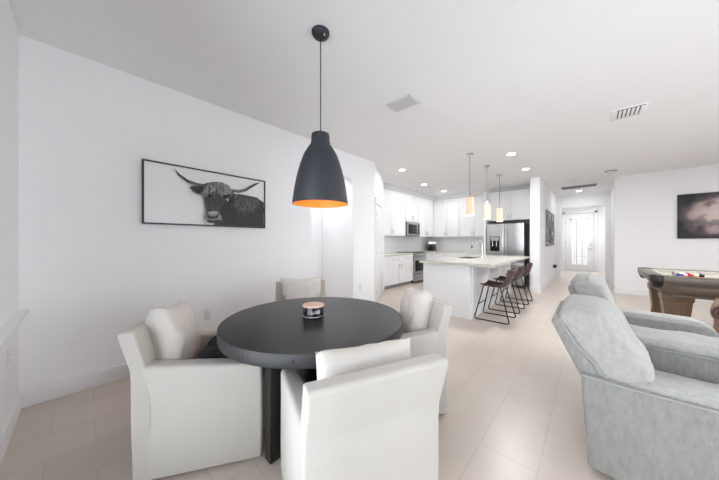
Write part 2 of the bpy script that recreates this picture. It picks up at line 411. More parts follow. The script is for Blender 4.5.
b = B(); tube(b, [(.39, -.05, .93), (.39, -.11, .93)], .025, 12); tube(b, [(.39, -.11, .93), (.27, -.11, .93)], .013, 10); obj('door_handle', b, 'ventgrey', fd)
b = B(); tube(b, [(.39, -.05, 1.12), (.39, -.085, 1.12)], .03, 14); obj('deadbolt', b, 'ventgrey', fd)
for z in (.3, 1.2, 2.1):
    b = B(); box(b, -.475, -.455, -.062, -.05, z - .05, z + .05); obj('hinge', b, 'ventgrey', fd)

# ------------------------------------------------------------------ ceiling fixtures
def downlight(x, y, label, watts, r=.062):
    t = thing('downlight', label, 'ceiling light', (x, y, CE), 0, 'recessed ceiling downlights')
    obj('trim_ring', lathe(B(), [(r, -.001), (r + .02, -.008), (r + .03, -.002), (r + .03, 0), (r, 0)], 32), 'ventwhite', t)
    obj('lens', cyl(B(), (0, 0), r, -.006, -.001, 32), 'glow', t)
    l = bpy.data.lights.new('downlight_lamp', 'AREA'); l.shape = 'DISK'; l.size = .12; l.energy = watts; l.color = (.96, .98, 1)
    o = bpy.data.objects.new('downlight_lamp', l); COL.objects.link(o); o.parent = t; o.location = (0, 0, -.012)
    return t
KW = 60
downlight(-3.09, 4.75, 'round recessed downlight above the floor beside the pantry door, nearest that door', 5)
downlight(-3.43, 6.38, 'round recessed downlight above the aisle by the stainless range', 10)
downlight(-3.42, 7.63, 'round recessed downlight deepest in the kitchen corner by the coffee machine', 8)
downlight(-1.07, 5.2, 'large bright round downlight above the first bar stool', 44)
downlight(-1.06, 6.51, 'round recessed downlight over the last bar stool near the refrigerator', 7)
downlight(-.30, 10.45, 'round recessed downlight in the hall just beyond the long ceiling grille', 7)

# plain flush disc on the hall ceiling before the grille
b = B(); cyl(b, (0, 0), .075, -.012, 0, 28, w=.004)
o = obj('smoke_alarm', b, 'ventwhite'); o.location = (-.36, 8.55, CE); tag(o, 'faint white round disc on ceiling in front of the long hall grille', 'smoke alarm')
t = thing('smoke_detector', 'small white ceiling detector with dark edge above the hall corner of right wall', 'smoke detector', (.31, 7.98, CE))
obj('base_ring', cyl(B(), (0, 0), .10, -.012, 0, 28), 'slot', t); obj('cover', lathe(B(), [(0, -.05), (.05, -.048), (.082, -.034), (.088, -.012), (0, -.012)], 28), 'ventwhite', t)

t = thing('ceiling_vent', 'grey louvred square ceiling register between dining pendant and kitchen', 'air vent', (-1.585, 2.45, CE))
b = B()
for x0, x1, y0, y1 in ((-.155, -.135, -.11, .11), (.135, .155, -.11, .11), (-.155, .155, -.11, -.09), (-.155, .155, .09, .11)): box(b, x0, x1, y0, y1, -.010, 0, .002)
obj('frame', b, 'ventwhite', t)
b = B()
for k in range(9):
    y = -.08 + k * .02; box(b, -.135, .135, -.011, .011, -.0015, .0015, xf=T(0, y, -.007) @ Matrix.Rotation(math.radians(-28), 4, 'X'))
obj('louvres', b, 'ventlight', t); obj('backing', box(B(), -.14, .14, -.095, .095, -.002, -.0005), 'ventlight', t)
t = thing('ceiling_vent', 'white ceiling register with six dark slots above the right-hand room', 'air vent', (.325, 4.46, CE), 0)
obj('frame', box(B(), -.15, .15, -.16, .20, -.006, 0, .002), 'ceil', t)
b = B(); box(b, -.10, .13, -.132, -.112, -.0068, -.0055)
for k in range(6):
    x = -.095 + k * .036; box(b, x, x + .011, -.11, .15, -.0068, -.0055)
obj('slots', b, 'slot', t)
b = B()
for k in range(6):
    x = -.082 + k * .036; box(b, x, x + .019, -.11, .15, -.011, -.005, .002)
obj('fins', b, 'ceil', t)
t = thing('return_grille', 'long dark return air grille across the hall ceiling', 'air vent', (-.285, 9.58, CE))
b = B()
for x0, x1, y0, y1 in ((-.40, -.37, -.19, .19), (.37, .40, -.19, .19), (-.4, .4, -.19, -.16), (-.4, .4, .16, .19)): box(b, x0, x1, y0, y1, -.012, 0)
obj('frame', b, 'ventwhite', t)
b = B()
for k in range(11):
    y = -.155 + k * .031; box(b, -.37, .37, -.014, .014, -.001, .001, xf=T(0, y, -.012) @ Matrix.Rotation(math.radians(50), 4, 'X'))
obj('louvres', b, 'ventgrey', t); obj('backing', box(B(), -.38, .38, -.17, .17, -.002, -.0005), 'slot', t)

# dining pendant
PXY = (-1.50, 1.20)
t = thing('pendant_lamp', 'charcoal bell shaped pendant lamp with orange lining over the round table', 'pendant lamp', (*PXY, 0))
obj('canopy', lathe(B(), [(0, CE - .045), (.03, CE - .043), (.055, CE - .03), (.066, CE - .012), (.066, CE), (0, CE)], 32), 'shade', t)
cn = obj('screw', cyl(B(), (.045, 0), .006, CE - .047, CE - .03, 10), 'chrome', t)
obj('cord', cyl(B(), (0, 0), .004, 2.06, CE - .04, 8), 'black', t)
out = [(0, 2.075), (.045, 2.075), (.064, 2.070), (.068, 2.055), (.068, 2.02), (.075, 1.99), (.10, 1.955), (.125, 1.91), (.150, 1.84), (.172, 1.76), (.190, 1.67), (.202, 1.59), (.207, 1.545)]
inn = [(r - .006, z - .004) for r, z in out[1:-1]] + [(.2025, 1.545)]
sh = obj('shade', lathe(B(), out + [(.2045, 1.545), (.2040, 1.553)], 56), 'shade', t)
obj('lining', lathe(B(), [(.2045, 1.549)] + [(r - .002, z) for r, z in inn[::-1]] + [(0, 2.066)], 56), 'shade_in', sh)
obj('bulb', lathe(B(), [(0, 1.68), (.02, 1.683), (.036, 1.705), (.04, 1.735), (.03, 1.77), (.018, 1.80), (.016, 1.86), (0, 1.86)], 20), 'bulb', t)
l = bpy.data.lights.new('pendant_bulb_light', 'POINT'); l.energy = .6; l.color = (1, .62, .32); l.shadow_soft_size = .05
o = bpy.data.objects.new('pendant_bulb_light', l); COL.objects.link(o); o.parent = t; o.location = (0, 0, 1.66)

# island pendants
def island_pendant(y, label):
    t = thing('island_pendant', label, 'pendant lamp', (-1.615, y, 0), 0, 'ribbed glass pendants over the island')
    obj('canopy', lathe(B(), [(0, CE - .03), (.05, CE - .026), (.062, CE - .012), (.062, CE), (0, CE)], 24), 'chrome', t)
    obj('rod', cyl(B(), (0, 0), .0065, 2.07, CE - .02, 8), 'rodgrey', t)
    obj('cap', lathe(B(), [(0, 2.10), (.02, 2.10), (.03, 2.07), (.05, 2.06), (0, 2.055)], 20), 'chrome', t)
    n = 40; prof = []
    tb = B(); r0, r1 = [], []
    for k in range(n):
        r = .066 + (.003 if k % 2 else -.0015); a = 2 * PI * k / n
        r0.append(tb.verts.new((r * math.cos(a), r * math.sin(a), 1.742))); r1.append(tb.verts.new((r * .96 * math.cos(a), r * .96 * math.sin(a), 2.045)))
    for k in range(n): tb.faces.new((r0[k], r0[(k + 1) % n], r1[(k + 1) % n], r1[k]))
    tb.faces.new(r1)
    bmesh.ops.recalc_face_normals(tb, faces=tb.faces)
    s = obj('glass_shade', tb, 'glassshade', t)
    obj('rim', lathe(B(), [(.060, 1.728), (.073, 1.728), (.073, 1.744), (.060, 1.744), (.060, 1.728)], 40), 'shaderim', s)
    l = bpy.data.lights.new('island_bulb', 'POINT'); l.energy = .8; l.color = (1, .75, .55); l.shadow_soft_size = .04
    o = bpy.data.objects.new('island_bulb', l); COL.objects.link(o); o.parent = t; o.location = (0, 0, 1.66)
island_pendant(4.69, 'glowing ribbed glass pendant over near end of the island')
island_pendant(5.69, 'glowing ribbed glass pendant over middle of the island, second of three')
island_pendant(6.67, 'glowing ribbed glass pendant over far end of island, nearest the refrigerator')

# ------------------------------------------------------------------ framed cow print (left wall)
FY0, FY1, FZ0, FZ1 = .375, 1.612, 1.437, 2.059
fp = thing('framed_print', 'wide black framed black and white print of a horned shaggy cow', 'picture', (XL, (FY0 + FY1) / 2, FZ0))
OFF = (XL, (FY0 + FY1) / 2, FZ0); fw = .014
b = B(); X0, X1 = XL + .002, XL + .032
box(b, X0, X1, FY0, FY0 + fw, FZ0, FZ1, .002); box(b, X0, X1, FY1 - fw, FY1, FZ0, FZ1, .002); box(b, X0, X1, FY0 + fw, FY1 - fw, FZ0, FZ0 + fw, .002); box(b, X0, X1, FY0 + fw, FY1 - fw, FZ1 - fw, FZ1, .002)
obj('frame', b, 'frameblack', fp, off=OFF)
obj('backing', box(B(), X0, XL + .020, FY0 + fw, FY1 - fw, FZ0 + fw, FZ1 - fw), 'paper', fp, off=OFF)
PB = {
 'hornL': [(.621, 2.016), (.655, 1.953), (.735, 1.893), (.818, 1.870), (.90, 1.868), (.90, 1.898), (.827, 1.899), (.745, 1.917), (.673, 1.963)],
 'hornR': [(1.160, 1.855), (1.267, 1.853), (1.357, 1.885), (1.432, 1.945), (1.534, 2.022), (1.482, 2.010), (1.402, 1.960), (1.337, 1.915), (1.267, 1.888), (1.175, 1.888)],
 'ear': [(.761, 1.835), (.779, 1.858), (.844, 1.868), (.92, 1.866), (.91, 1.770), (.827, 1.790)],
 'earR': [(1.145, 1.854), (1.185, 1.874), (1.221, 1.833), (1.215, 1.725), (1.155, 1.719)],
 'body': [(1.000, 1.452), (1.049, 1.707), (1.145, 1.797), (1.246, 1.84), (1.353, 1.835), (1.50, 1.829), (1.596, 1.775), (1.596, 1.452)],
 'shoulder': [(1.205, 1.815), (1.27, 1.842), (1.36, 1.838), (1.50, 1.829), (1.54, 1.80), (1.50, 1.70), (1.374, 1.63), (1.267, 1.65), (1.215, 1.726)],
 'face': [(.895, 1.818), (.9, 1.691), (.913, 1.603), (.925, 1.525), (1.049, 1.519), (1.064, 1.627), (1.125, 1.761), (1.135, 1.846), (1.03, 1.898)],
 'cheek': [(.97, 1.84), (.965, 1.70), (.95, 1.61), (1.02, 1.61), (1.055, 1.70), (1.07, 1.80), (1.02, 1.86)],
 'muzzle': [(.904, 1.593), (.939, 1.58), (1.03, 1.599), (1.068, 1.561), (1.071, 1.514), (1.011, 1.478), (.939, 1.478), (.897, 1.523)],
 'nose': [(.918, 1.585), (.948, 1.545), (1.011, 1.550), (1.045, 1.600), (1.030, 1.535), (.975, 1.515), (.924, 1.525)],
 'chin': [(.910, 1.510), (.975, 1.500), (1.055, 1.512), (1.035, 1.486), (.975, 1.472), (.930, 1.478)],
 'lock': [(.883, 1.855), (.904, 1.908), (.993, 1.939), (1.077, 1.947), (1.155, 1.918), (1.175, 1.847), (1.125, 1.82), (1.049, 1.819), (.993, 1.872), (.939, 1.804), (.895, 1.765)],
 'eyeR': [(1.085, 1.795), (1.135, 1.812), (1.149, 1.785), (1.10, 1.762)], 'eyeL': [(.920, 1.775), (.943, 1.798), (.962, 1.777), (.935, 1.752)],
 'white': [(1.105, 1.752), (1.145, 1.768), (1.137, 1.728)]}
pic = B(); XP = [XL + .0204]
def layer(pts, mi):
    XP[0] += .00006
    vs = [pic.verts.new((XP[0], p[0], p[1])) for p in pts]
    f = pic.faces.new(vs); f.normal_update()
    if f.normal.x < 0: f.normal_flip()
    f.material_index = mi
def inside(p, poly):
    c = False; n = len(poly)
    for i in range(n):
        (x1, y1), (x2, y2) = poly[i], poly[i - 1]
        if (y1 > p[1]) != (y2 > p[1]) and p[0] < (x2 - x1) * (p[1] - y1) / (y2 - y1) + x1: c = not c
    return c
rc = random.Random(3)
def hair(region, n, tones, length, width, flow, clip=True):
    ys = [p[0] for p in region]; zs = [p[1] for p in region]; k = 0
    while k < n:
        p = (rc.uniform(min(ys), max(ys)), rc.uniform(min(zs), max(zs)))
        if not inside(p, region): continue
        k += 1
        a = flow(p) + rc.uniform(-.25, .25); L_ = length * rc.uniform(.5, 1.2); w_ = width * rc.uniform(.6, 1.3)
        d = (math.cos(a), math.sin(a)); q = (-d[1], d[0])
        pts = [(p[0] + q[0] * w_ / 2, p[1] + q[1] * w_ / 2), (p[0] - q[0] * w_ / 2, p[1] - q[1] * w_ / 2), (p[0] + d[0] * L_, p[1] + d[1] * L_)]
        pts = [(min(max(y, FY0 + fw + .001), FY1 - fw - .001), min(max(z, FZ0 + fw + .001), FZ1 - fw - .001)) for y, z in pts]
        layer(pts, rc.choice(tones))
layer(PB['body'], 2); hair(PB['body'], 190, [0, 1, 1, 2, 2, 3], .07, .010, lambda p: -1.75 + (p[0] - 1.3) * .9)
layer(PB['shoulder'], 3); hair(PB['shoulder'], 150, [2, 3, 4, 4, 5], .075, .007, lambda p: -1.9 + (p[0] - 1.25) * 1.5)
layer(PB['earR'], 1); layer(PB['ear'], 2); hair(PB['ear'], 40, [0, 1, 2, 3], .035, .007, lambda p: -2.4)
layer(PB['hornL'], 2); layer([(.90, 1.876), (.82, 1.879), (.742, 1.900), (.66, 1.958), (.70, 1.926), (.745, 1.905), (.82, 1.888), (.90, 1.886)], 4)
layer(PB['hornR'], 3); layer([(1.18, 1.870), (1.267, 1.868), (1.35, 1.898), (1.42, 1.952), (1.345, 1.904), (1.267, 1.878), (1.18, 1.880)], 5)
layer(PB['face'], 3); hair(PB['face'], 120, [1, 2, 3, 3, 4], .05, .008, lambda p: -1.57 + (p[0] - 1.0) * 1.2)
hair(PB['cheek'], 60, [3, 4, 4], .05, .007, lambda p: -1.6)
layer(PB['muzzle'], 5); hair(PB['muzzle'], 40, [4, 5, 6], .02, .006, lambda p: -1.5); layer(PB['nose'], 1); layer(PB['chin'], 1)
layer([(.925, 1.588), (.955, 1.572), (1.01, 1.574), (1.04, 1.600), (1.01, 1.606), (.96, 1.602)], 6)
layer(PB['lock'], 4); hair(PB['lock'], 230, [3, 4, 5, 5, 6, 6, 7], .078, .007, lambda p: -1.57 + (p[0] - 1.03) * 3.4)
layer(PB['eyeR'], 0); layer(PB['eyeL'], 0); layer(PB['white'], 6)
obj('cow_picture', pic, ['ink%d' % i for i in range(8)], fp, smooth=False, off=OFF)

# ------------------------------------------------------------------ wall plates
def outlet(label, loc, rz):
    t = thing('wall_outlet', label, 'outlet', loc, rz, 'white wall outlets')
    obj('plate', box(B(), -.036, .036, -.006, 0, -.058, .058, .003), 'plate', t)
    for z in (-.022, .022):
        b = B(); box(b, -.016, .016, -.008, -.006, z - .015, z + .015, .001); s = obj('socket', b, 'ventwhite', t)
        b = B(); box(b, -.008, -.005, -.0085, -.0075, z - .006, z + .006); box(b, .005, .008, -.0085, -.0075, z - .006, z + .006); obj('slots', b, 'slot', s)
    return t
outlet('white outlet low on left wall under the cow print', (XL, .942, .435), PI / 2)
outlet('white outlet low on wall between the passage opening and the pantry door', (XL, 3.50, .413), PI / 2)
outlet('white outlet low beside the dim corner under the window sill', (-2.79, YR, .51), PI)
ho = outlet('white hall outlet that holds the black plug', (-.935, 10.28, .445), PI / 2)
t = thing('plug_in_adapter', 'small black plug-in device on the hall wall outlet', 'adapter', (-.926, 10.30, .45), PI / 2)
obj('body', box(B(), -.05, .09, -.075, 0, -.05, .05, .014, 3), 'rubber', t); obj('nub', box(B(), .0, .06, -.10, -.075, .0, .04, .01), 'rubber', t)

# hall metal wall art
ha = thing('wall_art_panel', 'grey openwork metal wall panel on the hall wall', 'wall art', (-.935, 8.52, 1.13))
W_, H_ = 1.90, 1.0
b = B()
for (y0, y1, z0, z1) in ((0, .07, 0, H_), (W_ - .07, W_, 0, H_), (0, W_, 0, .05), (0, W_, H_ - .05, H_)): box(b, .004, .03, y0, y1, z0, z1, .004)
obj('frame', b, 'metalart', ha)
b = B(); ra = random.Random(5)
for k in range(46):
    y, z = ra.uniform(.1, W_ - .35), ra.uniform(.08, H_ - .12); a = ra.choice((0, PI / 2, .8, -.8, .5)); L_ = ra.uniform(.15, .42)
    dy, dz = math.cos(a) * L_, math.sin(a) * L_
    y2, z2 = min(max(y + dy, .06), W_ - .06), min(max(z + dz, .05), H_ - .05)
    tube(b, [(.010 + .0002 * k, y, z), (.010 + .0002 * k, y2, z2)], ra.uniform(.016, .034), 6)
obj('openwork', b, 'metalart', ha)
obj('backing', box(B(), .001, .005, .05, W_ - .05, .04, H_ - .04), 'metalart2', ha)

# abstract canvas on the right-hand wall
cv = thing('canvas_painting', 'dark abstract canvas with a pale rosy smear on the far right wall', 'painting', (1.372, YB, 1.325))
obj('canvas', box(B(), 0, 1.45, -.042, -.002, 0, .95, .004), 'canvas', cv)
b = B(); box(b, .02, 1.43, -.03, -.002, .02, .93); obj('stretcher', b, 'frameblack', cv)

# ------------------------------------------------------------------ dining table
TX, TY, TZ, TR = -1.37, 1.055, .765, .578
dt = thing('dining_table', 'round dark pedestal dining table with riveted metal edge band', 'table', (TX, TY, 0))
obj('tabletop', lathe(B(), [(0, TZ - .03), (TR - .006, TZ - .03), (TR - .006, TZ - .004), (TR - .010, TZ), (0, TZ)], 96), 'tabletop', dt)
ap = obj('edge_band', lathe(B(), [(TR - .012, TZ - .066), (TR, TZ - .066), (TR + .002, TZ - .062), (TR + .002, TZ - .004), (TR, TZ), (TR - .008, TZ + .0006), (TR - .012, TZ - .01), (TR - .012, TZ - .066)], 96), 'apron', dt)
for k in range(16):
    a = 2 * PI * k / 16 - .05
    b = B(); lathe(b, [(0, .007), (.004, .006), (.0075, .0025), (.008, 0), (0, 0)], 10, xf=T((TR + .001) * math.cos(a), (TR + .001) * math.sin(a), TZ - .034) @ Rz(a) @ Matrix.Rotation(PI / 2, 4, 'Y'))
    obj('rivet', b, 'rivet', ap)
obj('pedestal', lathe(B(), [(0, .03), (.175, .03), (.185, .05), (.185, .60), (.20, .66), (.30, .695), (.30, .705), (0, .705)], 40), 'pedestal', dt)
b = B(); box(b, -.032, .032, -.345, .31, .004, .70, .006); obj('dark_panel', b, 'pedestal', dt)  # thin dark panel through the pedestal, reaching between the chairs
obj('foot', lathe(B(), [(0, 0), (.20, 0), (.205, .006), (.205, .026), (.20, .032), (0, .032)], 40), 'pedestal', dt)

# candle on the table
CX_, CY_ = -1.372, 1.038
cd = thing('candle_jar', 'black candle jar with pale wooden lid on the round dark table', 'candle', (CX_, CY_, TZ + .001))
obj('jar', lathe(B(), [(0, 0), (.064, 0), (.069, .004), (.069, .066), (.066, .070), (0, .070)], 40), 'candle_black', cd)
obj('base_ring', lathe(B(), [(.0685, .008), (.0704, .009), (.0704, .0125), (.0685, .0135)], 40), 'ventgrey', cd)
obj('lid', lathe(B(), [(0, .070), (.068, .070), (.0715, .072), (.0715, .079), (.069, .082), (0, .082)], 40), 'woodlid', cd)
cu = bpy.data.curves.new('tmp_text', 'FONT'); cu.body = 'LUXE'; cu.size = .024; cu.align_x = 'CENTER'; cu.align_y = 'CENTER'
to = bpy.data.objects.new('tmp_text', cu); COL.objects.link(to); bpy.context.view_layer.update()
me = bpy.data.meshes.new_from_object(to); bpy.data.objects.remove(to)
tb = B(); tb.from_mesh(me); bpy.data.meshes.remove(me)
bmesh.ops.subdivide_edges(tb, edges=[e for e in tb.edges if e.calc_length() > .004], cuts=2)
a0 = math.atan2(-CY_, -CX_) + .22
for v in tb.verts:
    a = a0 + v.co.x / .0692; v.co = Vector((.0695 * math.cos(a), .0695 * math.sin(a), .042 + v.co.y))
obj('lettering', tb, 'white_ink', cd, smooth=False)

# ------------------------------------------------------------------ dining chairs (local +y = facing, origin at seat centre on the floor)
def make_chair(label):
    t = thing('dining_chair', label, 'chair', (0, 0, 0), 0, 'slipcovered dining armchairs round the dark table')
    hw, hd = .283, .315
    # outer shell back: leans out a little towards its top
    b = B(); prism(b, [(-hd, .012), (-hd - .008, .60), (-hd - .062, .785), (-hd - .052, .80), (-hd + .010, .80), (-hd + .065, .62), (-hd + .09, .40), (-hd + .09, .012)], 'X', -hw, hw, .022, 3)
    dice(b, .14); puff(b, .004, 4, 2); obj('backrest', b, 'linen', t)
    for s in (-1, 1):
        x0, x1 = (hw - .095, hw) if s > 0 else (-hw, -hw + .095)
        b = B(); prism(b, [(-hd + .06, .012), (-hd + .03, .625), (-hd + .10, .615), (hd, .560), (hd + .006, .30), (hd, .012)], 'X', x0, x1, .02, 3)
        dice(b, .14); puff(b, .003, 4, 5 + s); obj('armrest', b, 'linen', t)
    b = B(); box(b, -hw + .09, hw - .09, -hd + .08, hd - .02, .03, .36, .012); obj('seat_base', b, 'linen', t)
    b = B(); box(b, -hw + .093, hw - .093, -hd + .085, hd - .004, .35, .465, .035, 4); dice(b, .09); puff(b, .008, 6, 1); obj('seat_cushion', b, 'linen_pillow', t)
    b = B(); box(b, -.0012, .0012, -hd - .004, -hd + .004, .03, .44); obj('back_seam', b, 'piping', t)
    return t
def heading(fx, fy): return math.atan2(fy, fx) - PI / 2
ch = make_chair('white slipcovered armchair at left of table, its side facing out, black throw on seat')
CH = {'A': ((-1.815, .579), heading(.525, .851)), 'B': ((-.875, .872), heading(-.915, .40)), 'C': ((-1.19, 1.676), heading(-.55, -.835)), 'D': ((-2.255, 1.565), heading(.85, -.52))}
ch.location = (*CH['A'][0], 0); ch.rotation_euler.z = CH['A'][1]
dup(ch, (*CH['B'][0], 0), CH['B'][1], 'white slipcovered armchair with its plain back turned outward, in front of the table')
dup(ch, (*CH['C'][0], 0), CH['C'][1], 'white slipcovered armchair between the table and the kitchen island')
dup(ch, (*CH['D'][0], 0), CH['D'][1], 'white slipcovered armchair behind the table against the plain left wall')

def throw_pillow(key, label, w, h, t_, tilt, roll, lx, ly, lz, seed):
    (cx, cy), rz = CH[key]
    b = pillow(B(), w, h, t_, seed=seed, n=24, pinch=.16)
    for v in b.verts:     # pressed in between the chair arms
        k = min(1, max(0, (.03 - v.co.y) / .08)); lim = .178 - abs(lx)
        if abs(v.co.x) > lim * .8 and w > .36: v.co.x *= 1 - k * (1 - lim / (w / 2))
    p = obj('throw_pillow', b, 'linen_pillow')
    tag(p, label, 'pillow', 'off-white pillows on the dining chairs')
    mat4 = T(cx, cy, 0) @ Rz(rz) @ T(lx, ly, lz) @ Matrix.Rotation(PI / 2 + tilt, 4, 'X') @ Matrix.Rotation(roll, 4, 'Z')
    p.matrix_world = mat4
    return p
throw_pillow('A', 'plump off-white pillow propped in the chair at left of table', .35, .43, .19, .22, .10, .025, -.215, .672, 1)
throw_pillow('B', 'off-white pillow showing above the turned back of the front chair', .45, .38, .15, .12, -.03, .012, -.150, .640, 2)
throw_pillow('C', 'plump off-white pillow tilted in the chair before the kitchen island', .35, .42, .18, .24, -.10, .0, -.200, .672, 3)
throw_pillow('D', 'off-white pillow in the chair against the left wall, just over the table rim', .46, .42, .17, .18, .0, .0, -.155, .655, 4)

# black throw on chair A's seat
b = B(); box(b, -.16, .17, -.16, .14, 0, .115, .04, 4); dice(b, .03); puff(b, .022, 10, 3)
o = obj('knit_throw', b, 'throw'); tag(o, 'crumpled black throw lying on the seat of the left chair', 'throw')
(cx, cy), rz = CH['A']; o.matrix_world = T(cx, cy, 0) @ Rz(rz) @ T(-.01, .10, .490)

# ------------------------------------------------------------------ loveseat (world axes, faces +X)
LO = (.4, 2.75, 0)
lv = thing('reclining_loveseat', 'light grey fabric reclining loveseat with centre console', 'sofa', LO)
def lobj(name, b, m, parent=lv, sz=.10, amp=.006, fr=7, seed=0):
    dice(b, sz); puff(b, amp, fr, seed); return obj(name, b, m, parent, off=LO if parent else None, angle=55)
Y0 = 1.87
def arm(y0, y1, seed, front, dz=0.):
    b = B(); prism(b, [(-.015, .025), (-.045, .525), (.0, .535), (.09, .53), (.20, .522), (.45, .525), (front - .05, .515), (front, .45), (front, .025)], 'Y', y0, y1, .018, 3)
    for v in b.verts:
        if v.co.z > .3: v.co.z += dz
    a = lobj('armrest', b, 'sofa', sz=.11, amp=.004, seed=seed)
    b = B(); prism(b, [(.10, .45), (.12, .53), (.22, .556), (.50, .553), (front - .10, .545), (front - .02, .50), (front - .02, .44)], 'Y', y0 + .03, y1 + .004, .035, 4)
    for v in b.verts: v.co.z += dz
    return a, lobj('arm_pad', b, 'sofa_lit', sz=.07, amp=.010, fr=9, seed=seed + 3)
a1, p1 = arm(Y0, Y0 + .20, 1, .86)
a2, p2 = arm(3.30, 3.52, 4, .74, .075)
b = B(); tube(b, [(-.045, Y0 - .001, .528), (.06, Y0 - .002, .522), (.13, Y0 - .002, .520), (.22, Y0 - .002, .520), (.45, Y0 - .002, .522), (.80, Y0 - .002, .515)], .005, 8); obj('arm_welt', b, 'piping', lv, off=LO)
def back(y0, y1, lean, ztop, seed, dx=0.):
    # hard outer shell
    b = B(); prism(b, [(-.045, .50), (-.04 - lean, ztop - .075), (-.025 - lean, ztop - .045), (.0 - lean, ztop - .045), (.06, .50)], 'Y', y0, y1, .015, 3)
    if True:
        wb = B(); tube(wb, [(.10 - lean, y0 + .004, ztop - .002), (.002 - lean, y0 - .002, ztop - .05), (.016 - lean * .6, y0 - .002, ztop - .18), (.05, y0 - .002, .55), (.062, y0 - .002, .50)][1:], .0055, 8); obj('back_welt', wb, 'piping', lv, off=LO)
    o1 = lobj('back_shell', b, 'sofa', sz=.12, amp=.003, seed=seed)
    b = B(); prism(b, [(.05, .46), (-.01 - lean, ztop - .05), (.02 - lean, ztop + .012), (.165 - lean, ztop + .026), (.236 - lean * .9, ztop - .012), (.238 - lean * .5, ztop - .13), (.222, .62), (.235, .50), (.20, .44)], 'Y', y0 + .012, y1 - .012, .045, 5)
    dice(b, .06)
    ym = (y0 + y1) / 2
    for v in b.verts:     # crowned over its width
        k = 1 - ((v.co.y - ym) / (y1 - y0) * 2) ** 2
        if v.co.z > .6: v.co.z += .04 * (k - .6) * (v.co.z - .6) / .3
        if v.co.x > .0: v.co.x += .03 * (k - .5) + dx * min(1, (v.co.x + .05) / .12)
    puff(b, .014, 6, seed); puff(b, .007, 15, seed + 4); o2 = obj('back_cushion', b, 'sofa_lit', lv, off=LO, angle=60)
back(1.90, 2.48, .145, .865, 1)
back(2.80, 3.30, .115, .945, 2, -.07)
b = B(); prism(b, [(-.045, .10), (-.045, .50), (-.11, .76), (-.08, .79), (.07, .78), (.12, .50), (.12, .10)], 'Y', 2.48, 2.80, .02, 3); lobj('console_back', b, 'sofa', seed=9)
b = B(); box(b, -.02, .66, Y0 + .05, 3.48, .06, .34, .015); obj('seat_base', b, 'sofa', lv, off=LO)
for (y0, y1, sd_) in ((Y0 + .205, 2.485, 3), (2.82, 3.295, 6)):
    b = B(); box(b, .14, .72, y0, y1, .32, .455, .05, 4); dice(b, .07); puff(b, .010, 7, sd_); obj('seat_cushion', b, 'sofa_lit', lv, off=LO, angle=60)
    b = B(); box(b, .665, .74, y0 + .01, y1 - .01, .08, .36, .025, 3); lobj('footrest', b, 'sofa', seed=sd_)
b = B(); box(b, .10, .72, 2.50, 2.80, .10, .585, .02, 3); cs = lobj('console', b, 'sofa', sz=.05, amp=.009, fr=14, seed=12)
b = B(); tube(b, fillet([(.08, 2.487, .577), (.745, 2.487, .577), (.755, 2.50, .577), (.755, 2.80, .577)], .03), .006, 8); obj('console_welt', b, 'piping', lv, off=LO)
b = B(); box(b, .07, .76, 2.48, 2.81, .578, .645, .03, 5); dice(b, .05); puff(b, .014, 10, 15); obj('console_lid', b, 'sofa_lit', lv, off=LO, angle=60)
for (x, y) in ((.10, 2.02), (.10, 3.40), (.62, 2.02), (.62, 3.40)):
    b = B(); cyl(b, (x, y), .025, 0, .07, 14); obj('foot', b, 'black', lv, off=LO)

# ------------------------------------------------------------------ pool table
PT = (.55, 4.93, 0); PL, PW = 2.45, 1.32
pt = thing('pool_table', 'brown wooden pool table with black leather corner pockets', 'pool table', PT)
RZ = .83
b = B()
rw = .13
box(b, .11, PL / 2 - .06, 0, rw, RZ - .085, RZ, .012, 3); box(b, PL / 2 + .06, PL - .11, 0, rw, RZ - .085, RZ, .012, 3)
box(b, .11, PL / 2 - .06, PW - rw, PW, RZ - .085, RZ, .012, 3); box(b, PL / 2 + .06, PL - .11, PW - rw, PW, RZ - .085, RZ, .012, 3)
box(b, 0, rw, .11, PW - .11, RZ - .085, RZ, .012, 3); box(b, PL - rw, PL, .11, PW - .11, RZ - .085, RZ, .012, 3)
obj('rails', b, 'rail', pt)
b = B()
for y0, y1 in ((rw, rw + .05), (PW - rw - .05, PW - rw)):
    box(b, .17, PL / 2 - .07, y0, y1, RZ - .05, RZ - .004, .008); box(b, PL / 2 + .07, PL - .17, y0, y1, RZ - .05, RZ - .004, .008)
for x0, x1 in ((rw, rw + .05), (PL - rw - .05, PL - rw)): box(b, x0, x1, .17, PW - .17, RZ - .05, RZ - .004, .008)
obj('cushions', b, 'felt', pt)
obj('bed', box(B(), .10, PL - .10, .10, PW - .10, RZ - .08, RZ - .045), 'felt', pt)
b = B()
prism(b, [(.17, .58), (PL - .17, .58), (PL - .04, RZ - .085), (.04, RZ - .085)], 'Y', .05, .10, .004); prism(b, [(.17, .58), (PL - .17, .58), (PL - .04, RZ - .085), (.04, RZ - .085)], 'Y', PW - .10, PW - .05, .004)
prism(b, [(.11, .58), (PW - .11, .58), (PW - .05, RZ - .085), (.05, RZ - .085)], 'X', .12, .17, .004); prism(b, [(.11, .58), (PW - .11, .58), (PW - .05, RZ - .085), (.05, RZ - .085)], 'X', PL - .17, PL - .12, .004)
box(b, .17, PL - .17, .08, PW - .08, .58, .62)
apn = obj('apron', b, 'oak', pt)
b = B(); box(b, .24, PL / 2 - .08, .040, .052, .625, .715, .006); box(b, PL / 2 + .08, PL - .24, .040, .052, .625, .715, .006); obj('raised_panel', b, 'oak', apn)
b = B(); box(b, .16, PL - .16, .035, .06, .575, .597, .006); box(b, .05, PL - .05, .035, .06, RZ - .105, RZ - .085, .006); obj('molding', b, 'rail', apn)
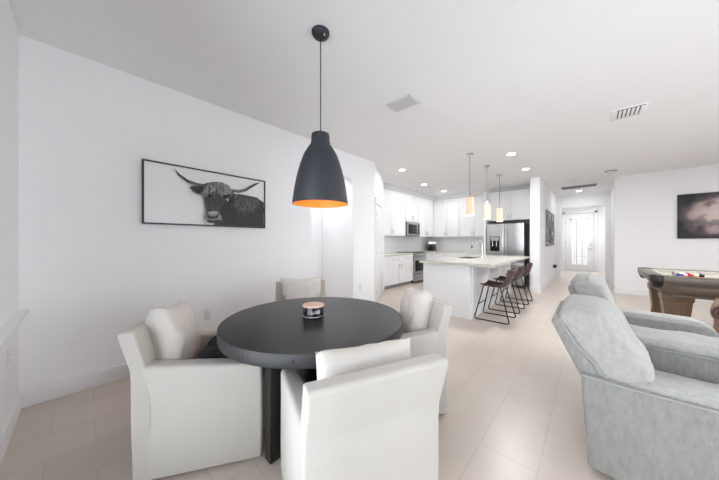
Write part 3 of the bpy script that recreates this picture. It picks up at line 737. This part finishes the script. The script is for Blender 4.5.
for (x, y) in ((.24, .22), (PL - .24, .22), (.24, PW - .22), (PL - .24, PW - .22)):
    b = B(); xf = T(x, y, 0)
    tb = [(-.10, 0), (.10, 0), (.10, .05), (.085, .07), (.085, .10), (.115, .50), (.115, .53), (.13, .56), (.13, .60), (-.13, .60), (-.13, .56), (-.115, .53), (-.115, .50), (-.085, .10), (-.085, .07), (-.10, .05)]
    t2 = bmesh.new(); rings = []
    for z, h in ((0, .10), (.05, .10), (.07, .085), (.10, .085), (.48, .118), (.50, .118), (.53, .132), (.60, .132)):
        rings.append([t2.verts.new((sx * h, sy * h, z)) for sx, sy in ((-1, -1), (1, -1), (1, 1), (-1, 1))])
    for r0, r1 in zip(rings[:-1], rings[1:]):
        for k in range(4): t2.faces.new((r0[k], r0[(k + 1) % 4], r1[(k + 1) % 4], r1[k]))
    t2.faces.new(rings[0][::-1]); t2.faces.new(rings[-1]); merge(b, t2, 0, xf)
    lg = obj('leg', b, 'oak_leg', pt, smooth=False)
    b = B()
    for a in range(4):
        prism(b, [(-.05, .14), (.05, .14), (.065, .44), (-.065, .44)], 'Y', -.116, -.088, .004, xf=xf @ Rz(a * PI / 2) @ Matrix.Rotation(math.radians(-3), 4, 'X'))
    obj('leg_panel', b, 'oak_leg', lg)
pk = [(.085, .085, PI * 1.25), (PL - .085, .085, -PI / 4), (PL - .085, PW - .085, PI / 4), (.085, PW - .085, PI * .75), (PL / 2, .07, -PI / 2), (PL / 2, PW - .07, PI / 2)]
for (x, y, a) in pk:
    b = B(); n = 20
    xf = T(x, y, 0) @ Rz(a)
    pts = [(.080 * math.cos(PI * (k / n - .5) * 1.5), .080 * math.sin(PI * (k / n - .5) * 1.5)) for k in range(n + 1)]
    tt = bmesh.new(); R = []
    for (px, py) in pts:
        k = .66; R.append([tt.verts.new(q) for q in ((px, py, RZ - .075), (px * 1.04, py * 1.04, RZ - .01), (px, py, RZ + .004), (px * .72, py * .72, RZ + .003), (px * .68, py * .68, RZ - .07))])
    for r0, r1 in zip(R[:-1], R[1:]):
        for q in range(4): tt.faces.new((r0[q], r0[q + 1], r1[q + 1], r1[q]))
    merge(b, tt, 0, xf)
    lathe(b, [(0, RZ - .165), (.022, RZ - .162), (.042, RZ - .14), (.058, RZ - .075), (.054, RZ - .075), (.038, RZ - .136), (.02, RZ - .156), (0, RZ - .158)], 18, xf=xf @ T(.01, 0, 0))
    po = obj('pocket', b, 'pocket', pt)
    b = B()
    for k in range(9):
        aa = -1.2 + k * .3; tube(b, [(.062 * math.cos(aa) + .01, .062 * math.sin(aa), RZ - .075), (.050 * math.cos(aa) + .01, .050 * math.sin(aa), RZ - .125), (.030 * math.cos(aa) + .01, .030 * math.sin(aa), RZ - .16)], .005, 6, xf=xf)
    obj('fringe', b, 'rivet', po)
b = B()
for k in range(14):
    if k in (6, 7): continue
    cyl(b, (.25 + k * (PL - .5) / 13, .06), .007, RZ - .002, RZ + .001, 10)
obj('rail_sights', b, 'white_ink', pt)
# balls in their rack
bc = {1: ('yellow', (.75, .5, .03)), 2: ('blue', (.02, .05, .35)), 3: ('red', (.5, .02, .03)), 4: ('purple', (.10, .02, .20)), 5: ('orange', (.7, .2, .03)), 6: ('green', (.01, .18, .07)), 7: ('maroon', (.18, .015, .02)), 8: ('black', (.01, .01, .01))}
M['ballwhite'] = mat('ball_ivory', (.8, .77, .70), .12, var=.02)
for k, (nm, c) in bc.items(): M['ball_' + nm] = mat('ball_' + nm, c, .12, var=.05)
def ball(x, y, nm, stripe, label):
    rb = .0286; b = B()
    prof = [(rb * math.sin(PI * k / 16), -rb * math.cos(PI * k / 16)) for k in range(17)]; prof[0] = (0, -rb); prof[-1] = (0, rb)
    lathe(b, prof, 24, xf=Matrix.Rotation(.5, 4, 'X') @ Matrix.Rotation(.3, 4, 'Y'))
    cz = .42 if stripe else .9
    inv = (Matrix.Rotation(.5, 4, 'X') @ Matrix.Rotation(.3, 4, 'Y')).inverted()
    for f in b.faces:
        q = inv @ f.calc_center_median()
        f.material_index = 0 if abs(q.z) / rb < cz else 1
    o = obj('billiard_ball', b, ['ball_' + nm, 'ballwhite']); o.location = (x, y, RZ - .045 + rb)
    return tag(o, label, 'billiard ball', 'balls on the pool table')
row = ['blue', 'white', 'red', 'white2', 'black', 'purple', 'maroon']
bx0, by0 = .86, 5.52
bl = [('blue', 0, 'solid blue billiard ball at the end of the racked balls'), ('orange', 1, 'orange striped billiard ball beside the blue one'), ('red', 0, 'solid red billiard ball in front row of the balls'), ('yellow', 1, 'yellow striped pale ball beside the red one'), ('black', 0, 'solid black billiard ball in front row'),
      ('purple', 0, 'solid purple billiard ball beside the black one'), ('maroon', 1, 'maroon striped billiard ball in front row'), ('green', 0, 'solid green billiard ball at other end of front row'),
      ('yellow', 0, 'solid yellow billiard ball in second row'), ('blue', 1, 'blue striped billiard ball in second row'), ('maroon', 0, 'solid maroon billiard ball in second row'), ('red', 1, 'red striped billiard ball in second row'), ('green', 1, 'green striped billiard ball in second row'), ('orange', 0, 'solid orange billiard ball in second row'), ('purple', 1, 'purple striped billiard ball in second row')]
order = [0, 8, 7, 9, 5, 11, 1, 12, 6, 2, 10, 13, 3, 14, 4]
pos = [(bx0 + (4 - r) * .0512, by0 + (q - r / 2) * .0588) for r in range(4, -1, -1) for q in range(r + 1)]
for k, (x, y) in zip(order, pos):
    nm, st, _ = bl[k]
    ball(x, y, nm, st, ('%s %s billiard ball in the triangle on the pool table' % (nm, 'striped' if st else 'solid')))

# brown armchair beyond the loveseat (only its rolled arm shows)
BC = thing('brown_armchair', 'brown ribbed fabric armchair with scrolled arm at right edge by pool table', 'armchair', (1.37, 4.36, 0), 0)
BC.rotation_euler.z = math.radians(-14)
def roll(x):
    b = B(); r = .085; c = (x, .585)
    prism(b, [(c[0] + r * math.cos(2 * PI * k / 22), c[1] + r * math.sin(2 * PI * k / 22)) for k in range(22)], 'Y', -.40, .28, .012, 2)
    box(b, x - .06, x + .06, -.38, .28, .06, .56, .02); dice(b, .08); puff(b, .008, 14, x * 9)
    o = obj('armrest', b, 'brownfab', BC)
    b = B()
    pts = [(x + (.075 - .0018 * k) * math.cos(.42 * k), -.408, .585 + (.075 - .0018 * k) * math.sin(.42 * k)) for k in range(36)]
    tube(b, pts, .009, 6); obj('arm_scroll', b, 'leather', o)
    return o
roll(-.37); roll(.37)
b = B(); box(b, -.30, .30, -.36, .24, .08, .36, .02); obj('seat_base', b, 'brownfab', BC)
b = B(); box(b, -.305, .305, -.39, .16, .35, .47, .05, 4); dice(b, .08); puff(b, .01, 8, 3); obj('seat_cushion', b, 'brownfab', BC)
b = B(); prism(b, [(.12, .34), (.18, .74), (.24, .80), (.30, .78), (.32, .10), (.14, .10)], 'X', -.30, .36, .04, 4); dice(b, .08); puff(b, .01, 8, 5); obj('backrest', b, 'brownfab', BC)
for x in (-.36, .36):
    for y in (-.33, .24):
        b = B(); cyl(b, (x, y), .022, 0, .07, 12); obj('foot', b, 'black', BC)

# ------------------------------------------------------------------ kitchen
def shaker(b, x0, x1, z0, z1, y, th=.018, fr=.055):
    """door/drawer front in local coords, face at -y"""
    box(b, x0, x1, y - th * .55, y, z0, z1)
    for a in ((x0, x0 + fr, z0, z1), (x1 - fr, x1, z0, z1), (x0 + fr, x1 - fr, z0, z0 + fr), (x0 + fr, x1 - fr, z1 - fr, z1)):
        box(b, a[0], a[1], y - th, y - th * .5, a[2], a[3], .002)
def handle(b, x, z, y, L_=.13, vert=True):
    if vert:
        tube(b, [(x, y - .03, z - L_ / 2), (x, y - .03, z + L_ / 2)], .006, 8)
        for s in (-1, 1): tube(b, [(x, y, z + s * L_ * .38), (x, y - .03, z + s * L_ * .38)], .005, 6)
    else:
        tube(b, [(x - L_ / 2, y - .03, z), (x + L_ / 2, y - .03, z)], .006, 8)
        for s in (-1, 1): tube(b, [(x + s * L_ * .38, y, z), (x + s * L_ * .38, y - .03, z)], .005, 6)

def base_cab(label, loc, rz, w, ndoor, depth=.597, drawers=True, group='white base cabinets'):
    t = thing('base_cabinet', label, 'cabinet', loc, rz, group)   # local: x 0..w, front at y=0, body to +y
    obj('carcass', box(B(), 0, w, 0, depth, .10, .873), 'cab', t); obj('toe_kick', box(B(), 0, w, .05, depth, 0, .10), 'kick_grey', t)
    dw = w / ndoor
    for k in range(ndoor):
        zt = .685 if drawers else .865
        b = B(); shaker(b, k * dw + .004, (k + 1) * dw - .004, .108, zt, 0); d = obj('door', b, 'cab', t)
        b = B(); hx = (k + 1) * dw - .05 if k % 2 == 0 else k * dw + .05
        handle(b, hx, zt - .11, -.018); obj('handle', b, 'ventgrey', d)
        if drawers:
            b = B(); shaker(b, k * dw + .004, (k + 1) * dw - .004, .693, .866, 0, fr=.035); d = obj('drawer', b, 'cab', t)
            b = B(); handle(b, (k + .5) * dw, .78, -.018, vert=False); obj('handle', b, 'chrome', d)
    return t
def upper_cab(label, loc, rz, w, z0, z1, ndoor, depth=.335, group='white upper cabinets'):
    t = thing('wall_cabinet', label, 'cabinet', loc, rz, group)
    obj('carcass', box(B(), 0, w, 0, depth, z0, z1), 'cab', t)
    dw = w / ndoor
    for k in range(ndoor):
        b = B(); shaker(b, k * dw + .004, (k + 1) * dw - .004, z0 + .004, z1 - .004, 0); d = obj('door', b, 'cab', t)
        b = B(); hx = (k + 1) * dw - .045 if k % 2 == 0 else k * dw + .045
        handle(b, hx, z0 + .12, -.018); obj('handle', b, 'ventgrey', d)
    return t
RL = PI / 2      # left run: local x -> world +y, front (-y) -> world +x
base_cab('white base cabinet between pantry wall and stainless range', (-3.92, 5.17, 0), RL, 1.43, 2)
base_cab('white base cabinet beyond the range in the kitchen corner', (-3.92, 7.39, 0), RL, .78, 1)
base_cab('white base cabinet run under the back counter beside refrigerator', (-3.90, 8.18, 0), 0, 1.54, 3)
t = thing('counter_worktop', 'pale quartz worktop on the cabinet between pantry and range', 'worktop', (-3.9, 5.17, .874)); obj('slab', box(B(), -.616, .008, -.02, 1.44, 0, .040, .004), 'quartz', t)
t = thing('counter_worktop', 'pale quartz worktop along the back wall and corner', 'worktop', (-3.9, 8.18, .874)); b = B(); box(b, -.616, .008, -.79, .0, 0, .040, .004); box(b, -.616, 1.54, -.02, .597, 0, .040, .004); obj('slab', b, 'quartz', t)
b = B(); box(b, -4.52, -4.506, 5.17, 8.78, .915, 1.41); box(b, -4.506, -2.34, 8.766, 8.78, .915, 1.41); struct('trim_2', b, 'splash')
UT = 2.70
upper_cab('white upper cabinet at left of microwave', (-4.18, 5.17, 0), RL, 1.43, 1.41, UT, 2)
upper_cab('short white upper cabinet above the microwave', (-4.18, 6.61, 0), RL, .76, 1.865, UT, 2)
upper_cab('white upper cabinet between microwave and kitchen corner', (-4.18, 7.38, 0), RL, 1.06, 1.41, UT, 2)
upper_cab('wide white upper cabinet on back wall at left, over the coffee machine', (-4.16, 8.445, 0), 0, .90, 1.41, UT, 2)
upper_cab('white upper cabinet on back wall next to the refrigerator panel', (-3.255, 8.445, 0), 0, .90, 1.41, UT, 2)
upper_cab('deep white cabinet above the refrigerator', (-2.29, 8.20, 0), 0, 1.13, 1.86, UT, 2, depth=.575)
b = B(); box(b, -2.355, -2.295, 7.98, 8.775, 0, UT, .003); o = obj('tall_end_panel', b, 'cab'); tag(o, 'tall white panel standing at left side of refrigerator', 'panel')
# crown that leans out from the cabinet tops to the ceiling
M['crown'] = mat('crown_shaded', (.70, .70, .705), .5, var=.01)  # shade on the downturned crown put into a darker colour
b = B()
prism(b, [(-4.50, UT), (-4.165, UT), (-4.155, UT + .02), (-4.10, CE - .02), (-4.10, CE - .001), (-4.50, CE - .001)], 'Y', 5.17, 8.44)
prism(b, [(8.77, UT), (8.43, UT), (8.42, UT + .02), (8.37, CE - .02), (8.37, CE - .001), (8.77, CE - .001)], 'X', -4.5, -1.15)
o = struct('trim_3', b, 'crown')

# range
rg = thing('kitchen_range', 'stainless steel range with black glass cooktop against left kitchen wall', 'range', (-3.92, 6.62, 0), RL)
obj('body', box(B(), 0, .755, .01, .595, .05, .905, .003), 'black', rg); obj('plinth', box(B(), .02, .735, .06, .58, 0, .05), 'black', rg)
b = B(); box(b, -.002, .757, -.012, .597, .905, .925, .004); obj('cooktop', b, 'blackglass', rg)
b = B()
for (x, y, r) in ((.2, .17, .09), (.55, .17, .075), (.2, .43, .075), (.55, .43, .09)): lathe(b, [(r - .004, .9255), (r, .926), (r + .004, .9255)], 28, (x, y, 0))
obj('burner_rings', b, 'ventgrey', rg)
b = B(); box(b, .0, .755, -.03, .01, .80, .905, .008); pn = obj('control_panel', b, 'steel', rg)
for k in range(5):
    b = B(); x = .10 + k * .139; tube(b, [(x, -.03, .855), (x, -.055, .855)], .020, 14); obj('knob', b, 'chrome', pn)
b = B(); box(b, .005, .75, -.028, .01, .27, .79, .006); dr = obj('oven_door', b, 'steel', rg)
obj('oven_window', box(B(), .09, .665, -.031, -.027, .36, .68, .002), 'blackglass', dr)
b = B(); tube(b, [(.06, -.065, .735), (.695, -.065, .735)], .011, 10)
for x in (.08, .675): tube(b, [(x, -.028, .735), (x, -.065, .735)], .009, 8)
obj('handle', b, 'chrome', dr)
obj('drawer', box(B(), .005, .75, -.024, .01, .06, .255, .006), 'steel', rg)
# microwave
mw = thing('microwave', 'stainless over-the-range microwave with dark window', 'microwave', (-4.13, 6.615, 1.425), RL)
obj('body', box(B(), 0, .752, 0, .38, 0, .435, .004), 'slot', mw)
b = B(); box(b, 0, .752, -.02, .0, .0, .435, .004); dd = obj('door', b, 'steel', mw)
obj('window', box(B(), .06, .56, -.024, -.019, .07, .36, .002), 'blackglass', dd); obj('control_panel', box(B(), .60, .73, -.024, -.019, .05, .39, .002), 'black', mw)
b = B(); tube(b, [(.575, -.045, .06), (.575, -.045, .38)], .008, 8); obj('handle', b, 'chrome', dd)
obj('top_grille', box(B(), .02, .735, -.023, -.019, .395, .425), 'ventgrey', mw)

# refrigerator
fr = thing('refrigerator', 'stainless French door refrigerator with water dispenser', 'refrigerator', (-2.27, 7.95, 0))
FW = .94; obj('cabinet', box(B(), .005, FW - .005, .06, .78, .03, 1.765, .004), 'slot', fr)
b = B(); box(b, .003, FW / 2 - .003, 0, .06, .70, 1.76, .012, 3); dl = obj('left_door', b, 'steel', fr)
b = B(); box(b, FW / 2 + .003, FW - .003, 0, .06, .70, 1.76, .012, 3); dr_ = obj('right_door', b, 'steel', fr)
for nm, z0, z1 in (('freezer_drawer', .06, .38), ('middle_drawer', .39, .69)):
    d = obj(nm, box(B(), .003, FW - .003, 0, .06, z0, z1, .012, 3), 'steel', fr)
    b = B(); tube(b, [(.08, -.05, z1 - .06), (FW - .08, -.05, z1 - .06)], .011, 10)
    for x in (.12, FW - .12): tube(b, [(x, 0, z1 - .06), (x, -.05, z1 - .06)], .009, 8)
    obj('handle', b, 'chrome', d)
for d, x in ((dl, FW / 2 - .045), (dr_, FW / 2 + .045)):
    b = B(); tube(b, fillet([(x, 0, .80), (x, -.055, .80), (x, -.055, 1.64), (x, 0, 1.64)], .03), .013, 10); obj('handle', b, 'chrome', d)
ds = obj('dispenser', box(B(), .10, .345, -.004, .02, .98, 1.40, .004), 'blackglass', dl)
b = B(); box(b, .115, .33, -.010, -.004, 1.28, 1.385, .003); obj('dispenser_panel', b, 'ventgrey', dl)
b = B()
for x in (.17, .27): tube(b, [(x, -.02, 1.27), (x, -.02, 1.12)], .014, 8)
obj('dispenser_lever', b, 'chrome', dl)
b = B(); box(b, .02, FW - .02, .06, .12, 1.765, 1.785); obj('hinge_cover', b, 'black', fr)

# island
isl = thing('kitchen_island', 'white panelled kitchen island with seating side', 'kitchen island', (-1.9, 4.27, 0))
IO = (-1.9, 4.27, 0)
b = B()
for q in ((-2.28, -1.45, 4.225, 5.24, 0, .872), (-2.28, -1.45, 5.98, 6.98, 0, .872), (-2.28, -2.18, 5.24, 5.98, 0, .872), (-1.78, -1.45, 5.24, 5.98, 0, .872), (-2.18, -1.78, 5.24, 5.98, 0, .66)): box(b, *q)
bmesh.ops.remove_doubles(b, verts=b.verts, dist=1e-4)
obj('body', b, 'cab', isl, smooth=False, off=IO)
b = B(); box(b, -2.28, -1.45, 4.212, 4.225, 0, .872, .002); obj('end_panel', b, 'cab', isl, off=IO)
b = B(); box(b, -1.45, -1.438, 4.212, 6.98, 0, .10, .003); obj('base_molding', b, 'cab', isl, off=IO)
for k in range(3):
    y0 = 4.32 + k * .89; b = B()
    xf = T(-1.45, y0, 0) @ Rz(PI / 2)
    shaker(b, 0, .85, .13, .84, 0, th=.010, fr=.07)
    b.transform(xf); obj('side_panel', b, 'cab', isl, off=IO)
for k in range(4):
    y1 = 6.95 - k * .66; b = B(); shaker(b, 0, .64, .11, .85, 0); b.transform(T(-2.28, y1, 0) @ Rz(-PI / 2)); d = obj('door', b, 'cab', isl, off=IO)
    b = B(); handle(b, .58, .73, -.018); b.transform(T(-2.28, y1, 0) @ Rz(-PI / 2)); obj('handle', b, 'chrome', d, off=IO)
it = thing('island_worktop', 'pale cream quartz worktop of the kitchen island', 'worktop', (-1.9, 4.2, .874))
b = B(); SK = (-2.16, -1.80, 5.27, 5.95)
for x0, x1, y0, y1 in ((-2.32, SK[0], 4.14, 7.04), (SK[1], -1.08, 4.14, 7.04), (SK[0], SK[1], 4.14, SK[2]), (SK[0], SK[1], SK[3], 7.04)): box(b, x0, x1, y0, y1, .874, .915)
bmesh.ops.remove_doubles(b, verts=b.verts, dist=1e-4)
obj('slab', b, 'quartz', it, off=(-1.9, 4.2, .874))
sk = thing('island_sink', 'dark undermount sink set in the island worktop', 'sink', ((SK[0] + SK[1]) / 2, (SK[2] + SK[3]) / 2, .68))
b = B(); x, y = (SK[1] - SK[0]) / 2 - .003, (SK[3] - SK[2]) / 2 - .003
for a in ((-x, x, -y, y, 0, .01), (-x, -x + .01, -y, y, 0, .225), (x - .01, x, -y, y, 0, .225), (-x, x, -y, -y + .01, 0, .225), (-x, x, y - .01, y, 0, .225)): box(b, *a)
obj('basin', b, 'sink', sk); obj('drain', lathe(B(), [(0, .013), (.03, .013), (.04, .010), (0, .010)], 20), 'chrome', sk)
fc = thing('kitchen_faucet', 'brushed gooseneck faucet rising beside the island sink', 'faucet', (-1.70, 5.66, .9155))
obj('base', lathe(B(), [(0, 0), (.028, 0), (.026, .02), (.018, .05), (0, .05)], 20), 'chrome', fc)
arcp = [(0, 0, .04), (0, 0, .27)] + [(-.10 + .10 * math.cos(a), -.0, .27 + .10 * math.sin(a)) for a in [PI * k / 10 for k in range(1, 10)]] + [(-.205, 0, .25)]
obj('spout', tube(B(), arcp, .0125, 12), 'chrome', fc)
obj('spray_head', tube(B(), [(-.203, 0, .26), (-.212, 0, .20)], [.016, .019], 14), 'slot', fc)
obj('lever', tube(B(), [(.015, 0, .06), (.06, .0, .085), (.10, 0, .095)], .007, 8), 'chrome', fc)

# stand mixer / coffee machine in the corner
cm = thing('coffee_machine', 'squat dark and chrome coffee machine on the back corner worktop', 'coffee machine', (-4.22, 8.42, .9145), .6)
obj('base', box(B(), -.15, .15, -.16, .16, 0, .05, .012, 3), 'coffee', cm)
obj('body', box(B(), -.15, .15, .02, .16, .05, .30, .02, 3), 'coffee', cm)
obj('head', box(B(), -.15, .15, -.14, .16, .23, .34, .025, 3), 'chrome', cm)
obj('carafe', lathe(B(), [(0, .055), (.06, .055), (.085, .09), (.085, .15), (.055, .20), (.05, .215), (0, .215)], 24, (-.04, -.06, 0)), 'blackglass', cm)
b = B(); tube(b, fillet([(.03, -.10, .18), (.09, -.13, .18), (.09, -.13, .08), (.03, -.10, .08)], .02), .009, 8); obj('carafe_handle', b, 'black', cm)
obj('dial', cyl(B(), (0, 0), .035, 0, .012, 20, xf=T(.09, -.14, .285) @ Matrix.Rotation(PI / 2, 4, 'X')), 'chrome', cm)

# ------------------------------------------------------------------ bar stools (face -X, toward the island)
def make_stool(y, label):
    t = thing('bar_stool', label, 'bar stool', (-1.17, y, 0), 0, 'brown leather bar stools at the island')
    # bucket seat: profile in X/Z swept over width
    prof = [(-.17, .545), (-.165, .565), (-.10, .556), (.02, .545), (.12, .552), (.175, .588), (.215, .660), (.245, .745), (.262, .812), (.270, .822)]
    th = .022; n = 14; tb = bmesh.new(); top, bot = [], []
    P = [Vector((a, 0, c)) for a, c in prof]
    for i, p in enumerate(P):
        d = (P[min(i + 1, len(P) - 1)] - P[max(i - 1, 0)]).normalized(); nn = Vector((d.z, 0, -d.x))
        s = i / (len(P) - 1)
        hw_ = .205 + .012 * math.sin(PI * min(1, s * 1.3)) - (.045 * max(0, (s - .72) / .28) ** 2) - (.03 * max(0, (.12 - s) / .12))
        ra, rb = [], []
        for j in range(n + 1):
            u = 2 * j / n - 1
            lift = .028 * abs(u) ** 3 * (1 - .2 * s); fwd = -.06 * abs(u) ** 3 * max(0, s - .5) * 2
            q = p + Vector((fwd, u * hw_, lift if s < .6 else lift * max(0, (1 - s) / .4)))
            ra.append(tb.verts.new(q)); rb.append(tb.verts.new(q + nn * th))
        top.append(ra); bot.append(rb)
    for i in range(len(P) - 1):
        for j in range(n):
            tb.faces.new((top[i][j], top[i][j + 1], top[i + 1][j + 1], top[i + 1][j])); tb.faces.new((bot[i][j], bot[i + 1][j], bot[i + 1][j + 1], bot[i][j + 1]))
        tb.faces.new((top[i][0], top[i + 1][0], bot[i + 1][0], bot[i][0])); tb.faces.new((top[i][n], bot[i][n], bot[i + 1][n], top[i + 1][n]))
    for j in range(n):
        tb.faces.new((top[0][j], bot[0][j], bot[0][j + 1], top[0][j + 1])); tb.faces.new((top[-1][j], top[-1][j + 1], bot[-1][j + 1], bot[-1][j]))
    bmesh.ops.recalc_face_normals(tb, faces=tb.faces); b = B(); merge(b, tb)
    sh = obj('bucket_seat', b, 'leather', t, angle=70)
    for s in (-1, 1):
        y0, y1 = s * .155, s * .225
        pts = fillet([(-.13, y0, .542), (-.255, y1, .010), (.255, y1, .010), (.115, y0, .537)], .045, 6)
        obj('leg_frame', tube(B(), pts, .0095, 10), 'black', t)
        b = B(); f = .60; xa = -.255 + (.125) * .44; yv = y1 - s * .07 * .44
        tube(b, [(-.205, s * .202, .235), (-.01, s * .202, .235)], .007, 8)
    b = B(); tube(b, [(-.205, -.198, .24), (-.205, .198, .24)], .0085, 8); obj('footrest', b, 'black', t)
    b = B(); tube(b, [(-.13, -.155, .541), (-.13, .155, .541)], .009, 8); tube(b, [(.115, -.155, .536), (.115, .155, .536)], .009, 8); obj('under_frame', b, 'black', t)
    return t
st = make_stool(4.56, 'brown leather bar stool with black sled legs at near end of island')
dup(st, (-1.17, 5.32, 0), 0, 'brown leather bar stool in the middle of the island row')
dup(st, (-1.17, 6.15, 0), 0, 'brown leather bar stool at far end of island by the refrigerator')

# ------------------------------------------------------------------ light
w = bpy.data.worlds.new('sky'); sc.world = w; w.use_nodes = True
bg = w.node_tree.nodes['Background']; bg.inputs[0].default_value = (.93, .97, 1.0, 1); bg.inputs[1].default_value = 1.6
def area(name, loc, rot, sx, sy, e, col=(1, 1, 1)):
    l = bpy.data.lights.new(name, 'AREA'); l.shape = 'RECTANGLE'; l.size = sx; l.size_y = sy; l.energy = e; l.color = col
    o = bpy.data.objects.new(name, l); COL.objects.link(o); o.location = loc; o.rotation_euler = rot; return o
area('added_door_fill', ((SX0 + SX1) / 2, YR - .20, SZ / 2), (PI / 2, 0, 0), SX1 - SX0, SZ, 98, (.90, .96, 1.07))  # area lamp added outside the unseen door, standing in for daylight
area('added_east_fill', (XE + .20, (EY0 + EY1) / 2, 1.35), (0, -PI / 2, PI), 2.0, EY1 - EY0, 125, (.90, .96, 1.07))  # area lamp added outside the unseen window to light the room sideways
sl = bpy.data.lights.new('sun', 'SUN'); sl.energy = 40; sl.angle = math.radians(1); sl.color = (1, 1, 1.0)
so = bpy.data.objects.new('sun', sl); COL.objects.link(so); so.rotation_euler = Vector((-.60, .0, -.80)).to_track_quat('-Z', 'Y').to_euler()
def lamp(name, loc, e, r=.1):
    l = bpy.data.lights.new(name, 'AREA'); l.shape = 'DISK'; l.size = r * 2; l.energy = e; l.color = (.96, .98, 1)
    o = bpy.data.objects.new(name, l); COL.objects.link(o); o.location = loc
lamp('foyer_fill', (-.2, 12.9, CE - .05), 34)  # added above the header to brighten the foyer, no fixture seen
lamp('passage_fill', (-3.65, 2.3, CE - .05), 15)  # added out of view to make the passage bright
for x, y in ((2.0, 3.2), (2.2, 5.8), (3.6, 4.6)): lamp('living_room_fill', (x, y, CE - .03), 34)  # unseen overhead discs added as fill for the whole room

# ------------------------------------------------------------------ camera
F = 253.
cam = bpy.data.cameras.new('camera'); co = bpy.data.objects.new('camera', cam); COL.objects.link(co)
cam.sensor_width = 36; cam.sensor_fit = 'HORIZONTAL'; cam.lens = F / 719 * 36; cam.shift_y = 1 / 719; cam.clip_start = .02
co.location = (0, 0, 1.27); co.rotation_euler = (PI / 2, 0, math.atan2(592 - 359.5, F))
sc.camera = co
vs = sc.view_settings; vs.view_transform = 'Standard'; vs.look = 'None'; vs.gamma = 1; vs.use_curve_mapping = False; vs.exposure = 0.12
sc.cycles.max_bounces = 10; sc.cycles.diffuse_bounces = 7; sc.cycles.glossy_bounces = 4; sc.cycles.use_denoising = True
sc.cycles.sample_clamp_indirect = 6; sc.cycles.caustics_reflective = False; sc.cycles.caustics_refractive = False
